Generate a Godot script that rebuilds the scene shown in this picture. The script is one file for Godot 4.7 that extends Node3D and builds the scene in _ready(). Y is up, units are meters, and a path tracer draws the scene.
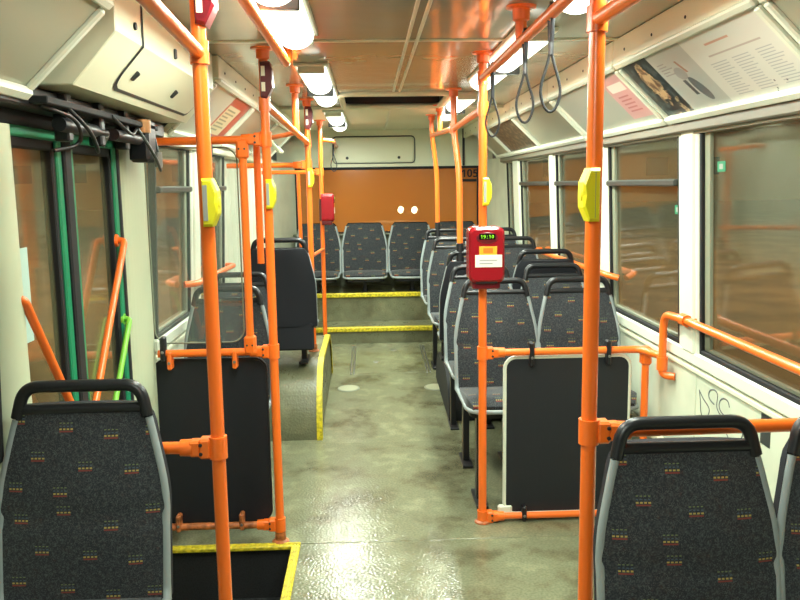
extends Node3D
# Interior of a city bus at night, seen from the standing area towards the rear seats.
# x to the right wall, y up, -z towards the rear. Floor y = 0.

const XL := -1.0
const XR := 1.38
const XC := 0.19
const CEIL := 2.235
const REAR := -8.8
const FRONT := 2.6
const ROAD := -0.75
const LAMP_POWER := 5.0

var M := {}
var names := {}
var RNG := RandomNumberGenerator.new()

# ------------------------------------------------------------------ mesh builder
class MB:
	var v := PackedVector3Array()
	var n := PackedVector3Array()
	var uv := PackedVector2Array()
	var ix := PackedInt32Array()
	var uvs := 1.0

	func vert(p: Vector3, nn: Vector3, t := Vector2.ZERO) -> int:
		v.append(p)
		n.append(nn)
		uv.append(t)
		return v.size() - 1

	func tri_i(a: int, b: int, c: int) -> void:
		var f := (v[b] - v[a]).cross(v[c] - v[a])
		if f.dot(n[a] + n[b] + n[c]) > 0.0:
			ix.append_array([a, c, b])
		else:
			ix.append_array([a, b, c])

	func quad(a: Vector3, b: Vector3, c: Vector3, d: Vector3, out: Vector3) -> void:
		var nn := (b - a).cross(c - a)
		if nn.length_squared() < 1e-14:
			nn = (c - a).cross(d - a)
		nn = nn.normalized()
		if nn.dot(out) < 0.0:
			nn = -nn
		var i := vert(a, nn, Vector2(0, 1))
		vert(b, nn, Vector2(1, 1))
		vert(c, nn, Vector2(1, 0))
		vert(d, nn, Vector2(0, 0))
		tri_i(i, i + 1, i + 2)
		tri_i(i, i + 2, i + 3)

	# a box with chamfered edges
	func box(c: Vector3, s: Vector3, ch := 0.0, b := Basis()) -> void:
		var h := s * 0.5
		ch = minf(ch, minf(h.x, minf(h.y, h.z)) * 0.98)
		for ax in 3:
			var u := (ax + 1) % 3
			var w := (ax + 2) % 3
			for sg in [-1.0, 1.0]:
				var q := []
				for k in [[-1, -1], [1, -1], [1, 1], [-1, 1]]:
					var p := Vector3.ZERO
					p[ax] = sg * h[ax]
					p[u] = k[0] * (h[u] - ch)
					p[w] = k[1] * (h[w] - ch)
					q.append(c + b * p)
				var o := Vector3.ZERO
				o[ax] = sg
				quad(q[0], q[1], q[2], q[3], b * o)
			if ch > 0.0:
				for su in [-1.0, 1.0]:
					for sw in [-1.0, 1.0]:
						var q2 := []
						for k in [[-1, 0], [1, 0], [1, 1], [-1, 1]]:
							var p := Vector3.ZERO
							p[ax] = k[0] * (h[ax] - ch)
							p[u] = su * (h[u] - (0.0 if k[1] == 0 else ch))
							p[w] = sw * (h[w] - (ch if k[1] == 0 else 0.0))
							q2.append(c + b * p)
						var o := Vector3.ZERO
						o[u] = su
						o[w] = sw
						quad(q2[0], q2[1], q2[2], q2[3], b * o)
		if ch > 0.0:
			for sx in [-1.0, 1.0]:
				for sy in [-1.0, 1.0]:
					for sz in [-1.0, 1.0]:
						var nn: Vector3 = (b * Vector3(sx, sy, sz)).normalized()
						var i := vert(c + b * Vector3(sx * h.x, sy * (h.y - ch), sz * (h.z - ch)), nn)
						vert(c + b * Vector3(sx * (h.x - ch), sy * h.y, sz * (h.z - ch)), nn)
						vert(c + b * Vector3(sx * (h.x - ch), sy * (h.y - ch), sz * h.z), nn)
						tri_i(i, i + 1, i + 2)

	func span(a: Vector3, b: Vector3, ch := 0.0) -> void:
		box((a + b) * 0.5, (b - a).abs(), ch)

	# round tube along a path
	func tube(pts: Array, r: float, sides := 14, closed := false, squash := 1.0, squash_dir := Vector3.ZERO) -> void:
		var np := pts.size()
		var ref := Vector3.UP
		var t0: Vector3 = (pts[1] - pts[0]).normalized()
		if absf(t0.dot(ref)) > 0.9:
			ref = Vector3.RIGHT
		var side: Vector3 = t0.cross(ref).normalized()
		var first := v.size()
		for k in np:
			var a: Vector3 = pts[k - 1] if k > 0 else (pts[np - 1] if closed else pts[0])
			var b: Vector3 = pts[k + 1] if k < np - 1 else (pts[0] if closed else pts[k])
			var t: Vector3 = (b - a).normalized()
			side = (side - t * side.dot(t)).normalized()
			var up: Vector3 = t.cross(side)
			var stretch := 1.0
			if k > 0 and k < np - 1:
				var ca: float = (pts[k] - pts[k - 1]).normalized().dot(t)
				stretch = 1.0 / maxf(ca, 0.6)
			for j in sides + 1:
				var an := TAU * j / sides
				var d: Vector3 = side * cos(an) + up * sin(an)
				var off := d * r
				if squash != 1.0:
					off -= squash_dir * off.dot(squash_dir) * (1.0 - squash)
				vert(pts[k] + off * (1.0 if closed else minf(stretch, 1.2)), d, Vector2(float(j) / sides, k))
		var rows := np if closed else np - 1
		for k in rows:
			var k2 := (k + 1) % np
			for j in sides:
				var a := first + k * (sides + 1) + j
				var b := first + k2 * (sides + 1) + j
				tri_i(a, b, b + 1)
				tri_i(a, b + 1, a + 1)
		if not closed:
			for e in [0, np - 1]:
				var t: Vector3 = (pts[0] - pts[1]).normalized() if e == 0 else (pts[np - 1] - pts[np - 2]).normalized()
				var c := vert(pts[e], t)
				var s := v.size()
				for j in sides + 1:
					vert(v[first + e * (sides + 1) + j], t)
				for j in sides:
					tri_i(c, s + j, s + j + 1)

	# lathe round an axis: prof = [[distance along axis, radius], ...]
	func lathe(base: Vector3, axis: Vector3, prof: Array, sides := 20) -> void:
		axis = axis.normalized()
		var ref := Vector3.RIGHT if absf(axis.x) < 0.8 else Vector3.FORWARD
		var s := axis.cross(ref).normalized()
		var u := axis.cross(s)
		for k in prof.size() - 1:
			var p0: Array = prof[k]
			var p1: Array = prof[k + 1]
			var i := v.size()
			var dl: float = p1[0] - p0[0]
			var dr: float = p1[1] - p0[1]
			for j in sides + 1:
				var an := TAU * j / sides
				var d := s * cos(an) + u * sin(an)
				var nn := (d * dl - axis * dr)
				if nn.length_squared() < 1e-12:
					nn = d
				nn = nn.normalized()
				vert(base + axis * p0[0] + d * p0[1], nn)
				vert(base + axis * p1[0] + d * p1[1], nn)
			for j in sides:
				var a := i + j * 2
				tri_i(a, a + 1, a + 3)
				tri_i(a, a + 3, a + 2)

	# flat polygon pushed along z in a frame; bevel insets the front face
	func prism(poly: PackedVector2Array, z0: float, z1: float, t: Transform3D, bevel := 0.0) -> void:
		var zb := z1 - bevel
		var np := poly.size()
		var inner := poly
		if bevel > 0.0:
			var c := Vector2.ZERO
			for p in poly:
				c += p
			c /= np
			inner = PackedVector2Array()
			for p in poly:
				var d := p - c
				inner.append(c + d * maxf(0.0, 1.0 - bevel / maxf(d.length(), 1e-5)))
		var nz := t.basis.z.normalized()
		var order := Geometry2D.triangulate_polygon(poly)
		var lo := Vector2(INF, INF)
		var hi := Vector2(-INF, -INF)
		for p in poly:
			lo = lo.min(p)
			hi = hi.max(p)
		for f in 2:
			var i := v.size()
			var ring := inner if f == 0 else poly
			for p in ring:
				var q := (p - lo) / (hi - lo)
				vert(t * Vector3(p.x, p.y, z1 if f == 0 else z0), nz if f == 0 else -nz, Vector2(q.x, 1.0 - q.y))
			for k in range(0, order.size(), 3):
				tri_i(i + order[k], i + order[k + 1], i + order[k + 2])
		for k in np:
			var a := poly[k]
			var b := poly[(k + 1) % np]
			var ia := inner[k]
			var ib := inner[(k + 1) % np]
			var mid := Vector3(a.y - b.y, b.x - a.x, 0) * -1.0
			if Geometry2D.is_polygon_clockwise(poly):
				mid = -mid
			var out := t.basis * mid
			quad(t * Vector3(a.x, a.y, z0), t * Vector3(b.x, b.y, z0), t * Vector3(b.x, b.y, zb), t * Vector3(a.x, a.y, zb), out)
			if bevel > 0.0:
				quad(t * Vector3(a.x, a.y, zb), t * Vector3(b.x, b.y, zb), t * Vector3(ib.x, ib.y, z1), t * Vector3(ia.x, ia.y, z1), out + nz * 0.3)

	# grid of points with smooth normals
	func grid(rows: Array, out: Vector3, uvm := 0) -> void:
		var i := v.size()
		var nr := rows.size()
		var nc: int = rows[0].size()
		for r in nr:
			for c in nc:
				var du: Vector3 = rows[r][mini(c + 1, nc - 1)] - rows[r][maxi(c - 1, 0)]
				var dv: Vector3 = rows[mini(r + 1, nr - 1)][c] - rows[maxi(r - 1, 0)][c]
				var nn := du.cross(dv)
				nn = nn.normalized() if nn.length_squared() > 1e-14 else out
				if nn.dot(out) < 0.0:
					nn = -nn
				var p: Vector3 = rows[r][c]
				var t := Vector2(float(c) / (nc - 1), 1.0 - float(r) / (nr - 1))
				if uvm == 1:
					t = Vector2(p.x / 0.42 + 0.5, -p.y / 0.42)
				elif uvm == 2:
					t = Vector2(p.x / 0.42 + 0.5, p.z / 0.42 + 0.3)
				vert(p, nn, t)
		for r in nr - 1:
			for c in nc - 1:
				var a := i + r * nc + c
				tri_i(a, a + 1, a + nc + 1)
				tri_i(a, a + nc + 1, a + nc)

	func mesh() -> ArrayMesh:
		var arr := []
		arr.resize(Mesh.ARRAY_MAX)
		arr[Mesh.ARRAY_VERTEX] = v
		arr[Mesh.ARRAY_NORMAL] = n
		arr[Mesh.ARRAY_TEX_UV] = uv
		arr[Mesh.ARRAY_INDEX] = ix
		var m := ArrayMesh.new()
		m.add_surface_from_arrays(Mesh.PRIMITIVE_TRIANGLES, arr)
		return m

# ------------------------------------------------------------------ helpers
func numbered(called: String) -> String:
	if not names.has(called):
		names[called] = 0
		return called
	names[called] += 1
	return "%s_%03d" % [called, names[called]]

func tag(o: Node, label: String, category := "", group := "", kind := "") -> void:
	if label:
		o.set_meta("label", label)
	if category:
		o.set_meta("category", category)
	if group:
		o.set_meta("group", group)
	if kind:
		o.set_meta("kind", kind)

func thing(called: String, label: String, category: String, at := Vector3.ZERO, group := "") -> Node3D:
	var o := Node3D.new()
	o.name = numbered(called)
	add_child(o)
	o.position = at
	tag(o, label, category, group)
	return o

func setting(called: String, label: String, category: String, at := Vector3.ZERO) -> Node3D:
	var o := thing(called, label, category, at)
	o.set_meta("kind", "structure")
	return o

func part(called: String, mesh, mat: Material, parent: Node) -> MeshInstance3D:
	var o := MeshInstance3D.new()
	o.name = called
	o.mesh = mesh.mesh() if mesh is MB else mesh
	o.material_override = mat
	o.cast_shadow = GeometryInstance3D.SHADOW_CASTING_SETTING_ON
	parent.add_child(o, true)
	return o

func boxp(called: String, a: Vector3, b: Vector3, mat: Material, parent: Node, ch := 0.0) -> MeshInstance3D:
	var m := MB.new()
	m.span(a, b, ch)
	return part(called, m, mat, parent)

func rrect(w: float, h: float, r: float, k := 6) -> PackedVector2Array:
	var p := PackedVector2Array()
	for c in [[1, 1, 0.0], [-1, 1, 0.25], [-1, -1, 0.5], [1, -1, 0.75]]:
		for j in k + 1:
			var a: float = TAU * (c[2] + 0.25 * j / k)
			p.append(Vector2(c[0] * (w * 0.5 - r) + cos(a) * r, c[1] * (h * 0.5 - r) + sin(a) * r))
	return p

func fillet(pts: Array, r: float, k := 6) -> Array:
	var out := [pts[0]]
	for i in range(1, pts.size() - 1):
		var p: Vector3 = pts[i]
		var a: Vector3 = (pts[i - 1] - p)
		var b: Vector3 = (pts[i + 1] - p)
		var d := minf(r, minf(a.length(), b.length()) * 0.49)
		var p0 := p + a.normalized() * d
		var p1 := p + b.normalized() * d
		for j in k + 1:
			var t := float(j) / k
			out.append(p0.lerp(p, t).lerp(p.lerp(p1, t), t))
	out.append(pts[pts.size() - 1])
	return out

func mat(c: Color, rough := 0.5, metal := 0.0, spec := 0.5) -> StandardMaterial3D:
	var m := StandardMaterial3D.new()
	m.albedo_color = c
	m.roughness = rough
	m.metallic = metal
	m.metallic_specular = spec
	return m

func c8(r: int, g: int, b: int) -> Color:
	return Color(r / 255.0, g / 255.0, b / 255.0)

func noise(sd: int, freq: float, oct := 4) -> FastNoiseLite:
	var f := FastNoiseLite.new()
	f.seed = sd
	f.frequency = freq
	f.noise_type = FastNoiseLite.TYPE_SIMPLEX_SMOOTH
	f.fractal_type = FastNoiseLite.FRACTAL_FBM
	f.fractal_octaves = oct
	return f

func tex(im: Image) -> ImageTexture:
	return ImageTexture.create_from_image(im)

func grain_tex(sd: int, freq: float, lo: float, hi: float, size := 256) -> ImageTexture:
	var im := noise(sd, freq, 4).get_seamless_image(size, size)
	im.convert(Image.FORMAT_RGB8)
	for y in size:
		for x in size:
			var k: float = lerpf(lo, hi, im.get_pixel(x, y).r)
			im.set_pixel(x, y, Color(k, k, k))
	return tex(im)

# ------------------------------------------------------------------ textures
func floor_images() -> Array:
	var S := 640
	var big := noise(3, 0.006, 4).get_seamless_image(S, S)
	var mid := noise(8, 0.022, 4).get_seamless_image(S, S)
	var fine := noise(21, 0.25, 3).get_seamless_image(S, S)
	var col := Image.create(S, S, false, Image.FORMAT_RGB8)
	var rgh := Image.create(S, S, false, Image.FORMAT_RGB8)
	var base := c8(116, 117, 92)
	var worn := c8(148, 148, 116)
	var dirt := c8(82, 78, 56)
	for y in S:
		for x in S:
			var b := big.get_pixel(x, y).r
			var m := mid.get_pixel(x, y).r
			var f := fine.get_pixel(x, y).r
			var c := base.lerp(dirt, smoothstep(0.46, 0.8, b * 0.65 + m * 0.35) * 0.85)
			c = c.lerp(worn, smoothstep(0.48, 0.8, m * 0.6 + (1.0 - b) * 0.4) * 0.55)
			var k := 0.88 + 0.24 * f
			col.set_pixel(x, y, Color(c.r * k, c.g * k, c.b * k))
			var r := clampf(0.08 + 0.14 * m + 0.08 * f, 0.0, 1.0)
			rgh.set_pixel(x, y, Color(r, r, r))
	return [tex(col), tex(rgh), tex(fine)]

func fabric_image() -> ImageTexture:
	var S := 512   # covers 0.42 m
	var im := Image.create(S, S, false, Image.FORMAT_RGB8)
	var n1 := noise(5, 0.055, 4).get_seamless_image(S, S)
	var r := RandomNumberGenerator.new()
	r.seed = 77
	var speck := PackedFloat32Array()
	for k in 172 * 172:
		speck.append(r.randf())
	for y in S:
		for x in S:
			var k: float = n1.get_pixel(x, y).r
			var s: float = speck[(y / 3) * 172 + x / 3]
			im.set_pixel(x, y, c8(26, 28, 35).lerp(c8(90, 95, 92), clampf(k * 0.5 - 0.1 + (s - 0.35) * 0.75, 0.0, 1.0)))
	# little woven flags: two rows of four light dashes over a red bar
	var spots := [[40, 52], [180, 24], [330, 76], [460, 30], [108, 150], [262, 168], [404, 190], [30, 250], [186, 276], [330, 300], [462, 292], [96, 366], [250, 398], [396, 412], [24, 462], [170, 476]]
	for s in spots:
		for j in 4:
			var x0: int = s[0] + j * 12
			im.fill_rect(Rect2i(x0, s[1], 7, 3), c8(104, 116, 72))
			im.fill_rect(Rect2i(x0, s[1] + 10, 7, 3), c8(66, 82, 100))
			im.fill_rect(Rect2i(x0, s[1] + 18, 8, 5), c8(170, 148, 74))
		im.fill_rect(Rect2i(s[0], s[1] + 25, 44, 5), c8(118, 48, 40))
	return tex(im)

func poster_image(kind: int) -> ImageTexture:
	var W := 640
	var H := 190
	var im := Image.create(W, H, false, Image.FORMAT_RGB8)
	var r := RandomNumberGenerator.new()
	r.seed = 900 + kind
	if kind == 0:      # photo strip, grey figure, text columns on white
		im.fill(c8(206, 206, 196))
		var nz := noise(44, 0.03, 5)
		for y in H:
			for x in 150:
				var k := nz.get_noise_2d(x, y) * 0.5 + 0.5
				var c := c8(34, 40, 40).lerp(c8(70, 84, 84), smoothstep(0.4, 0.7, k))
				var d := Vector2((x - 78.0) / 34.0, (y - 78.0) / 66.0).length()
				if d < 1.0 + (k - 0.5) * 1.2:
					c = c8(190, 160, 118).lerp(c8(96, 70, 50), smoothstep(0.4, 0.75, k))
				if y > 130 and x > 60:
					c = c8(44, 42, 40).lerp(c8(180, 150, 110), smoothstep(0.52, 0.7, k))
				im.set_pixel(x, y, c)
		for y in H:
			for x in range(150, 330):
				var c := c8(176, 178, 170)
				var a := Vector2((x - 236.0) / 24.0, (y - 78.0) / 18.0).length()
				var b := Vector2((x - 262.0 - (y - 130.0) * 0.25) / 19.0, (y - 128.0) / 36.0).length()
				if a < 1.0:
					c = c8(150, 150, 146)
				if b < 1.0:
					c = c8(104, 106, 106)
				if absf(x - 226.0 - (y - 110) * 0.1) < 8 and y > 96 and y < 142:
					c = c8(84, 84, 86)
				if absf(x - 252.0 - (y - 40) * 0.4) < 5 and y > 44 and y < 80:
					c = c8(168, 120, 100)
				im.set_pixel(x, y, c)
		for k in 5:
			im.fill_rect(Rect2i(168, 40 + k * 8, 30 + r.randi() % 30, 3), c8(150, 146, 140))
		im.fill_rect(Rect2i(410, 34, 92, 5), c8(196, 150, 128))
		im.fill_rect(Rect2i(390, 62, 190, 4), c8(172, 160, 150))
		for col in 3:
			for k in 13:
				im.fill_rect(Rect2i(372 + col * 84, 82 + k * 7, 44 + r.randi() % 24, 2), c8(160, 164, 164))
		for k in 4:
			im.fill_rect(Rect2i(400 + r.randi() % 160, 150 + r.randi() % 30, 4, 4), c8(60, 60, 62))
	elif kind == 1:    # grey sheet with pink block near one end
		im.fill(c8(158, 160, 146))
		im.fill_rect(Rect2i(470, 16, 150, 150), c8(196, 150, 146))
		im.fill_rect(Rect2i(490, 40, 110, 28), c8(216, 208, 196))
		for k in 5:
			im.fill_rect(Rect2i(500, 84 + k * 13, 60 + r.randi() % 40, 5), c8(170, 96, 96))
	elif kind == 2:    # dark landscape photo
		var nz := noise(91, 0.02, 5)
		for y in H:
			for x in W:
				var k := nz.get_noise_2d(x, y * 1.6) * 0.5 + 0.5
				im.set_pixel(x, y, c8(44, 48, 44).lerp(c8(128, 118, 92), smoothstep(0.35, 0.8, k)))
	elif kind == 3:    # plain greenish sheet
		im.fill(c8(150, 152, 132))
	elif kind == 4:    # red bordered leaflet
		im.fill(c8(182, 184, 166))
		im.fill_rect(Rect2i(330, 0, 300, H), c8(170, 72, 56))
		im.fill_rect(Rect2i(350, 40, 190, 120), c8(206, 194, 160))
		for k in 7:
			im.fill_rect(Rect2i(366, 54 + k * 14, 70 + r.randi() % 80, 6), c8(120, 128, 96))
	return tex(im)

# ------------------------------------------------------------------ materials
func materials() -> void:
	var fi := floor_images()
	var f := mat(Color.WHITE, 1.0)
	f.albedo_texture = fi[0]
	f.roughness_texture = fi[1]
	f.uv1_triplanar = true
	f.uv1_world_triplanar = true
	f.uv1_scale = Vector3(0.42, 0.42, 0.42)
	f.heightmap_enabled = true
	f.heightmap_texture = fi[2]
	f.heightmap_scale = 0.16
	M.floor = f
	var vinyl: StandardMaterial3D = f.duplicate()
	vinyl.albedo_color = Color(0.92, 0.92, 0.9)
	vinyl.roughness = 1.9
	M.vinyl = vinyl
	M.orange = mat(c8(246, 112, 32), 0.32)
	var og: StandardMaterial3D = M.orange
	og.clearcoat_enabled = true
	og.clearcoat = 0.4
	og.clearcoat_roughness = 0.2
	M.orange_worn = mat(c8(196, 112, 62), 0.45)
	M.orange_worn.albedo_texture = grain_tex(31, 0.03, 0.5, 1.25)
	M.orange_worn.uv1_triplanar = true
	M.orange_worn.uv1_scale = Vector3(3, 3, 3)
	M.lime = mat(c8(120, 190, 60), 0.35)
	M.yellow = mat(c8(222, 210, 26), 0.4)
	var ys := mat(c8(226, 204, 40), 0.5)
	ys.albedo_texture = grain_tex(12, 0.05, 0.62, 1.15)
	ys.uv1_triplanar = true
	ys.uv1_world_triplanar = true
	ys.uv1_scale = Vector3(2.5, 2.5, 2.5)
	M.yellow_strip = ys
	var wh := mat(c8(202, 208, 186), 0.42)
	wh.albedo_texture = grain_tex(14, 0.012, 0.92, 1.04)
	wh.uv1_triplanar = true
	wh.uv1_world_triplanar = true
	wh.uv1_scale = Vector3(0.9, 0.9, 0.9)
	M.white = wh
	M.cream = mat(c8(218, 220, 192), 0.4)
	M.pillar = mat(c8(186, 195, 166), 0.45)
	M.header = mat(c8(104, 100, 84), 0.5)  # window side header, darkened to imitate the shade under the slanted panels
	M.frame_white = mat(c8(212, 216, 198), 0.35)
	M.cabinet = mat(c8(216, 218, 190), 0.38)
	var ce := mat(c8(150, 148, 128), 0.15, 0.0, 0.68)
	ce.heightmap_enabled = true
	ce.heightmap_texture = grain_tex(51, 0.008, 0.0, 1.0)
	ce.heightmap_scale = 0.35
	ce.uv1_triplanar = true
	ce.uv1_world_triplanar = true
	ce.uv1_scale = Vector3(0.5, 0.5, 0.5)
	M.ceiling = ce
	M.bead = mat(c8(214, 214, 190), 0.3, 0.0, 0.6)
	M.black = mat(c8(20, 20, 24), 0.42)
	M.handle = mat(c8(24, 24, 27), 0.36)
	M.rubber = mat(c8(18, 18, 20), 0.75)
	var tread := mat(c8(30, 30, 32), 0.8)
	tread.albedo_texture = grain_tex(61, 0.2, 0.5, 1.4)
	tread.uv1_triplanar = true
	tread.uv1_scale = Vector3(2, 2, 2)
	M.tread = tread
	var pn := mat(c8(23, 24, 32), 0.55)
	pn.albedo_texture = grain_tex(62, 0.4, 0.6, 1.35)
	pn.uv1_triplanar = true
	pn.uv1_scale = Vector3(3, 3, 3)
	M.panel_dark = pn
	var fb := mat(Color.WHITE, 0.9)
	fb.albedo_texture = fabric_image()
	fb.rim_enabled = true
	fb.rim = 0.35
	fb.rim_tint = 0.6
	M.fabric = fb
	var bk := mat(c8(23, 24, 32), 0.85)
	bk.albedo_texture = grain_tex(63, 0.5, 0.6, 1.3)
	bk.uv1_triplanar = true
	bk.uv1_scale = Vector3(4, 4, 4)
	M.back_cloth = bk
	M.rim = mat(c8(140, 148, 148), 0.4)
	M.green = mat(c8(24, 128, 88), 0.4)
	M.red = mat(c8(140, 18, 28), 0.25)
	M.red_dark = mat(c8(90, 14, 24), 0.3)
	M.cover_pale = mat(c8(160, 160, 130), 0.5)
	M.label_white = mat(c8(232, 228, 206), 0.5)
	M.label_grey = mat(c8(150, 152, 146), 0.5)
	M.label_amber = mat(c8(240, 160, 30), 0.5)
	M.ink = mat(c8(92, 94, 96), 0.7)
	M.screen = mat(c8(8, 10, 9), 0.2)
	var dg := mat(c8(120, 200, 20), 0.5)
	dg.emission_enabled = true
	dg.emission = c8(150, 240, 30)
	dg.emission_energy_multiplier = 1.0
	M.digits = dg
	M.metal = mat(c8(150, 150, 146), 0.35, 0.8)
	M.metal_dark = mat(c8(58, 58, 58), 0.45, 0.5)
	M.transom = mat(c8(48, 50, 46), 0.4)
	M.graphite = mat(c8(70, 74, 72), 0.4, 0.3)
	var la := mat(c8(250, 252, 240), 0.4)
	la.emission_enabled = true
	la.emission = Color(0.97, 1.0, 0.95)
	la.emission_energy_multiplier = 3.2
	M.lamp = la
	M.lamp_out = mat(c8(206, 208, 196), 0.35)
	var gl := mat(Color(0.40, 0.40, 0.31, 0.17), 0.06)
	gl.transparency = BaseMaterial3D.TRANSPARENCY_ALPHA
	M.glass = gl
	var gd := mat(Color(0.50, 0.49, 0.36, 0.26), 0.06)  # paler film than other panes, imitates a hazy reflection in the door
	gd.transparency = BaseMaterial3D.TRANSPARENCY_ALPHA
	M.glass_door = gd
	var gr := mat(Color(0.80, 0.50, 0.23, 0.6), 0.12)  # orange sodium glow of the street is put into the pane colour
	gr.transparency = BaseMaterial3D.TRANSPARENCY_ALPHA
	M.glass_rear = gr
	var gc := mat(Color(0.8, 0.85, 0.8, 0.05), 0.03)
	gc.transparency = BaseMaterial3D.TRANSPARENCY_ALPHA
	M.glass_clear = gc
	var rd := mat(c8(120, 108, 86), 0.7)
	rd.albedo_texture = grain_tex(71, 0.02, 0.7, 1.15)
	rd.uv1_triplanar = true
	rd.uv1_world_triplanar = true
	rd.uv1_scale = Vector3(0.1, 0.1, 0.1)
	M.road = rd
	M.plaster = mat(c8(186, 150, 108), 0.85)
	M.car = mat(c8(52, 50, 52), 0.3)
	M.trim_grey = mat(c8(128, 132, 112), 0.5)
	var hl := mat(c8(255, 250, 225), 0.3)
	hl.emission_enabled = true
	hl.emission = Color(1.0, 0.93, 0.72)
	hl.emission_energy_multiplier = 30.0
	M.headlight = hl
	var sd := mat(c8(255, 190, 90), 0.3)
	sd.emission_enabled = true
	sd.emission = Color(1.0, 0.62, 0.25)
	sd.emission_energy_multiplier = 6.0
	M.sodium = sd
	M.posters = []
	for k in 5:
		var p := mat(Color.WHITE, 0.3)
		p.albedo_texture = poster_image(k)
		M.posters.append(p)

# ------------------------------------------------------------------ ready
func _ready() -> void:
	RNG.seed = 11
	# camera
	var cam := Camera3D.new()
	cam.name = "camera"
	add_child(cam)
	cam.position = Vector3(0, 1.65, 0)
	cam.rotation = Vector3(-atan(116.0 / sqrt(800.0 * 800.0 + 900.0)), -atan(30.0 / 800.0), -0.014)
	cam.fov = rad_to_deg(2.0 * atan(300.0 / 800.0))
	cam.near = 0.05
	cam.far = 400.0
	cam.current = true
	# night sky and exposure
	var we := WorldEnvironment.new()
	we.name = "world_environment"
	var env := Environment.new()
	env.background_mode = Environment.BG_SKY
	var sky := Sky.new()
	var sm := ProceduralSkyMaterial.new()
	sm.sky_top_color = c8(46, 42, 32)
	sm.sky_horizon_color = c8(96, 88, 62)
	sm.ground_horizon_color = c8(88, 80, 56)
	sm.ground_bottom_color = c8(46, 42, 32)
	sm.sun_angle_max = 0.0
	sky.sky_material = sm
	env.sky = sky
	env.tonemap_mode = Environment.TONE_MAPPER_LINEAR
	env.tonemap_exposure = 1.0
	env.sdfgi_enabled = true
	env.ssao_enabled = true
	env.ssil_enabled = true
	we.environment = env
	add_child(we)
	materials()
	ceiling_lights()
	shell()
	right_wall()
	left_wall()
	rear_wall()
	coving()
	floor_things()
	seats()
	poles()
	partitions()
	door()
	cabinet()
	small_things()
	outside()

# ------------------------------------------------------------------ ceiling lamps
func ceiling_lights() -> void:
	var spots := [
		[-0.265, -2.45, "long fluorescent ceiling lamp above the door side pole, next to the luggage cabinet"],
		[-0.265, -4.75, "long fluorescent ceiling lamp on the door side, beside the roof hatch"],
		[-0.265, -7.25, "fluorescent ceiling lamp on the door side nearest the rear window"],
		[-0.265, -0.1, "added unseen ceiling lamp on the door side, brightening the front poles"],  # added out of view to brighten poles and surfaces facing the camera
		[0.655, -1.84, "fluorescent ceiling lamp above the front seat on the window side"],
		[0.655, -3.9, "fluorescent ceiling lamp above the black partition with white rim"],
		[0.655, -6.05, "fluorescent ceiling lamp on the window side, beside the roof hatch"]]
	for s in spots:
		var t := thing("ceiling_lamp", s[2], "lamp", Vector3(s[0], CEIL, s[1]), "fluorescent ceiling lamps")
		var base := MB.new()
		base.box(Vector3(0, -0.008, 0), Vector3(0.17, 0.016, 1.52), 0.004)
		part("base_plate", base, M.frame_white, t)
		for e in [-1, 1]:
			var d := MB.new()
			var poly := PackedVector2Array()
			for k in 13:
				var a := PI * k / 12.0
				poly.append(Vector2(-cos(a) * 0.07, -0.016 - sin(a) * 0.055))
			d.prism(poly, -0.355, 0.355, Transform3D(Basis(), Vector3(0, 0, e * 0.372)), 0.012)
			var out: bool = s[1] == -1.84 and e > 0   # the foremost tube on the window side is out
			part("diffuser", d, M.lamp_out if out else M.lamp, t)
		var clip := MB.new()
		clip.box(Vector3(0, -0.045, 0), Vector3(0.15, 0.066, 0.02), 0.004)
		part("clip", clip, M.graphite, t)
		for e in [-1, 1]:
			var cap := MB.new()
			cap.box(Vector3(0, -0.03, e * 0.745), Vector3(0.13, 0.04, 0.014), 0.004)
			part("end_cap", cap, M.frame_white, t)
		var l := AreaLight3D.new()
		l.name = "lamp_light"
		t.add_child(l)
		var half: bool = s[1] == -1.84
		l.position = Vector3(0, -0.076, -0.36 if half else 0.0)
		l.rotation.x = -PI / 2
		l.area_size = Vector2(0.12, 0.7 if half else 1.4)
		l.light_color = Color(0.95, 1.0, 0.94)
		l.light_energy = LAMP_POWER * (0.5 if half else 1.0)
		l.shadow_enabled = true
		l.area_range = 14.0

# ------------------------------------------------------------------ floor, ceiling, closing walls
func ramp_y(z: float) -> float:
	return clampf((-5.0 - z) / 2.65, 0.0, 1.0) * 0.12

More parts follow.
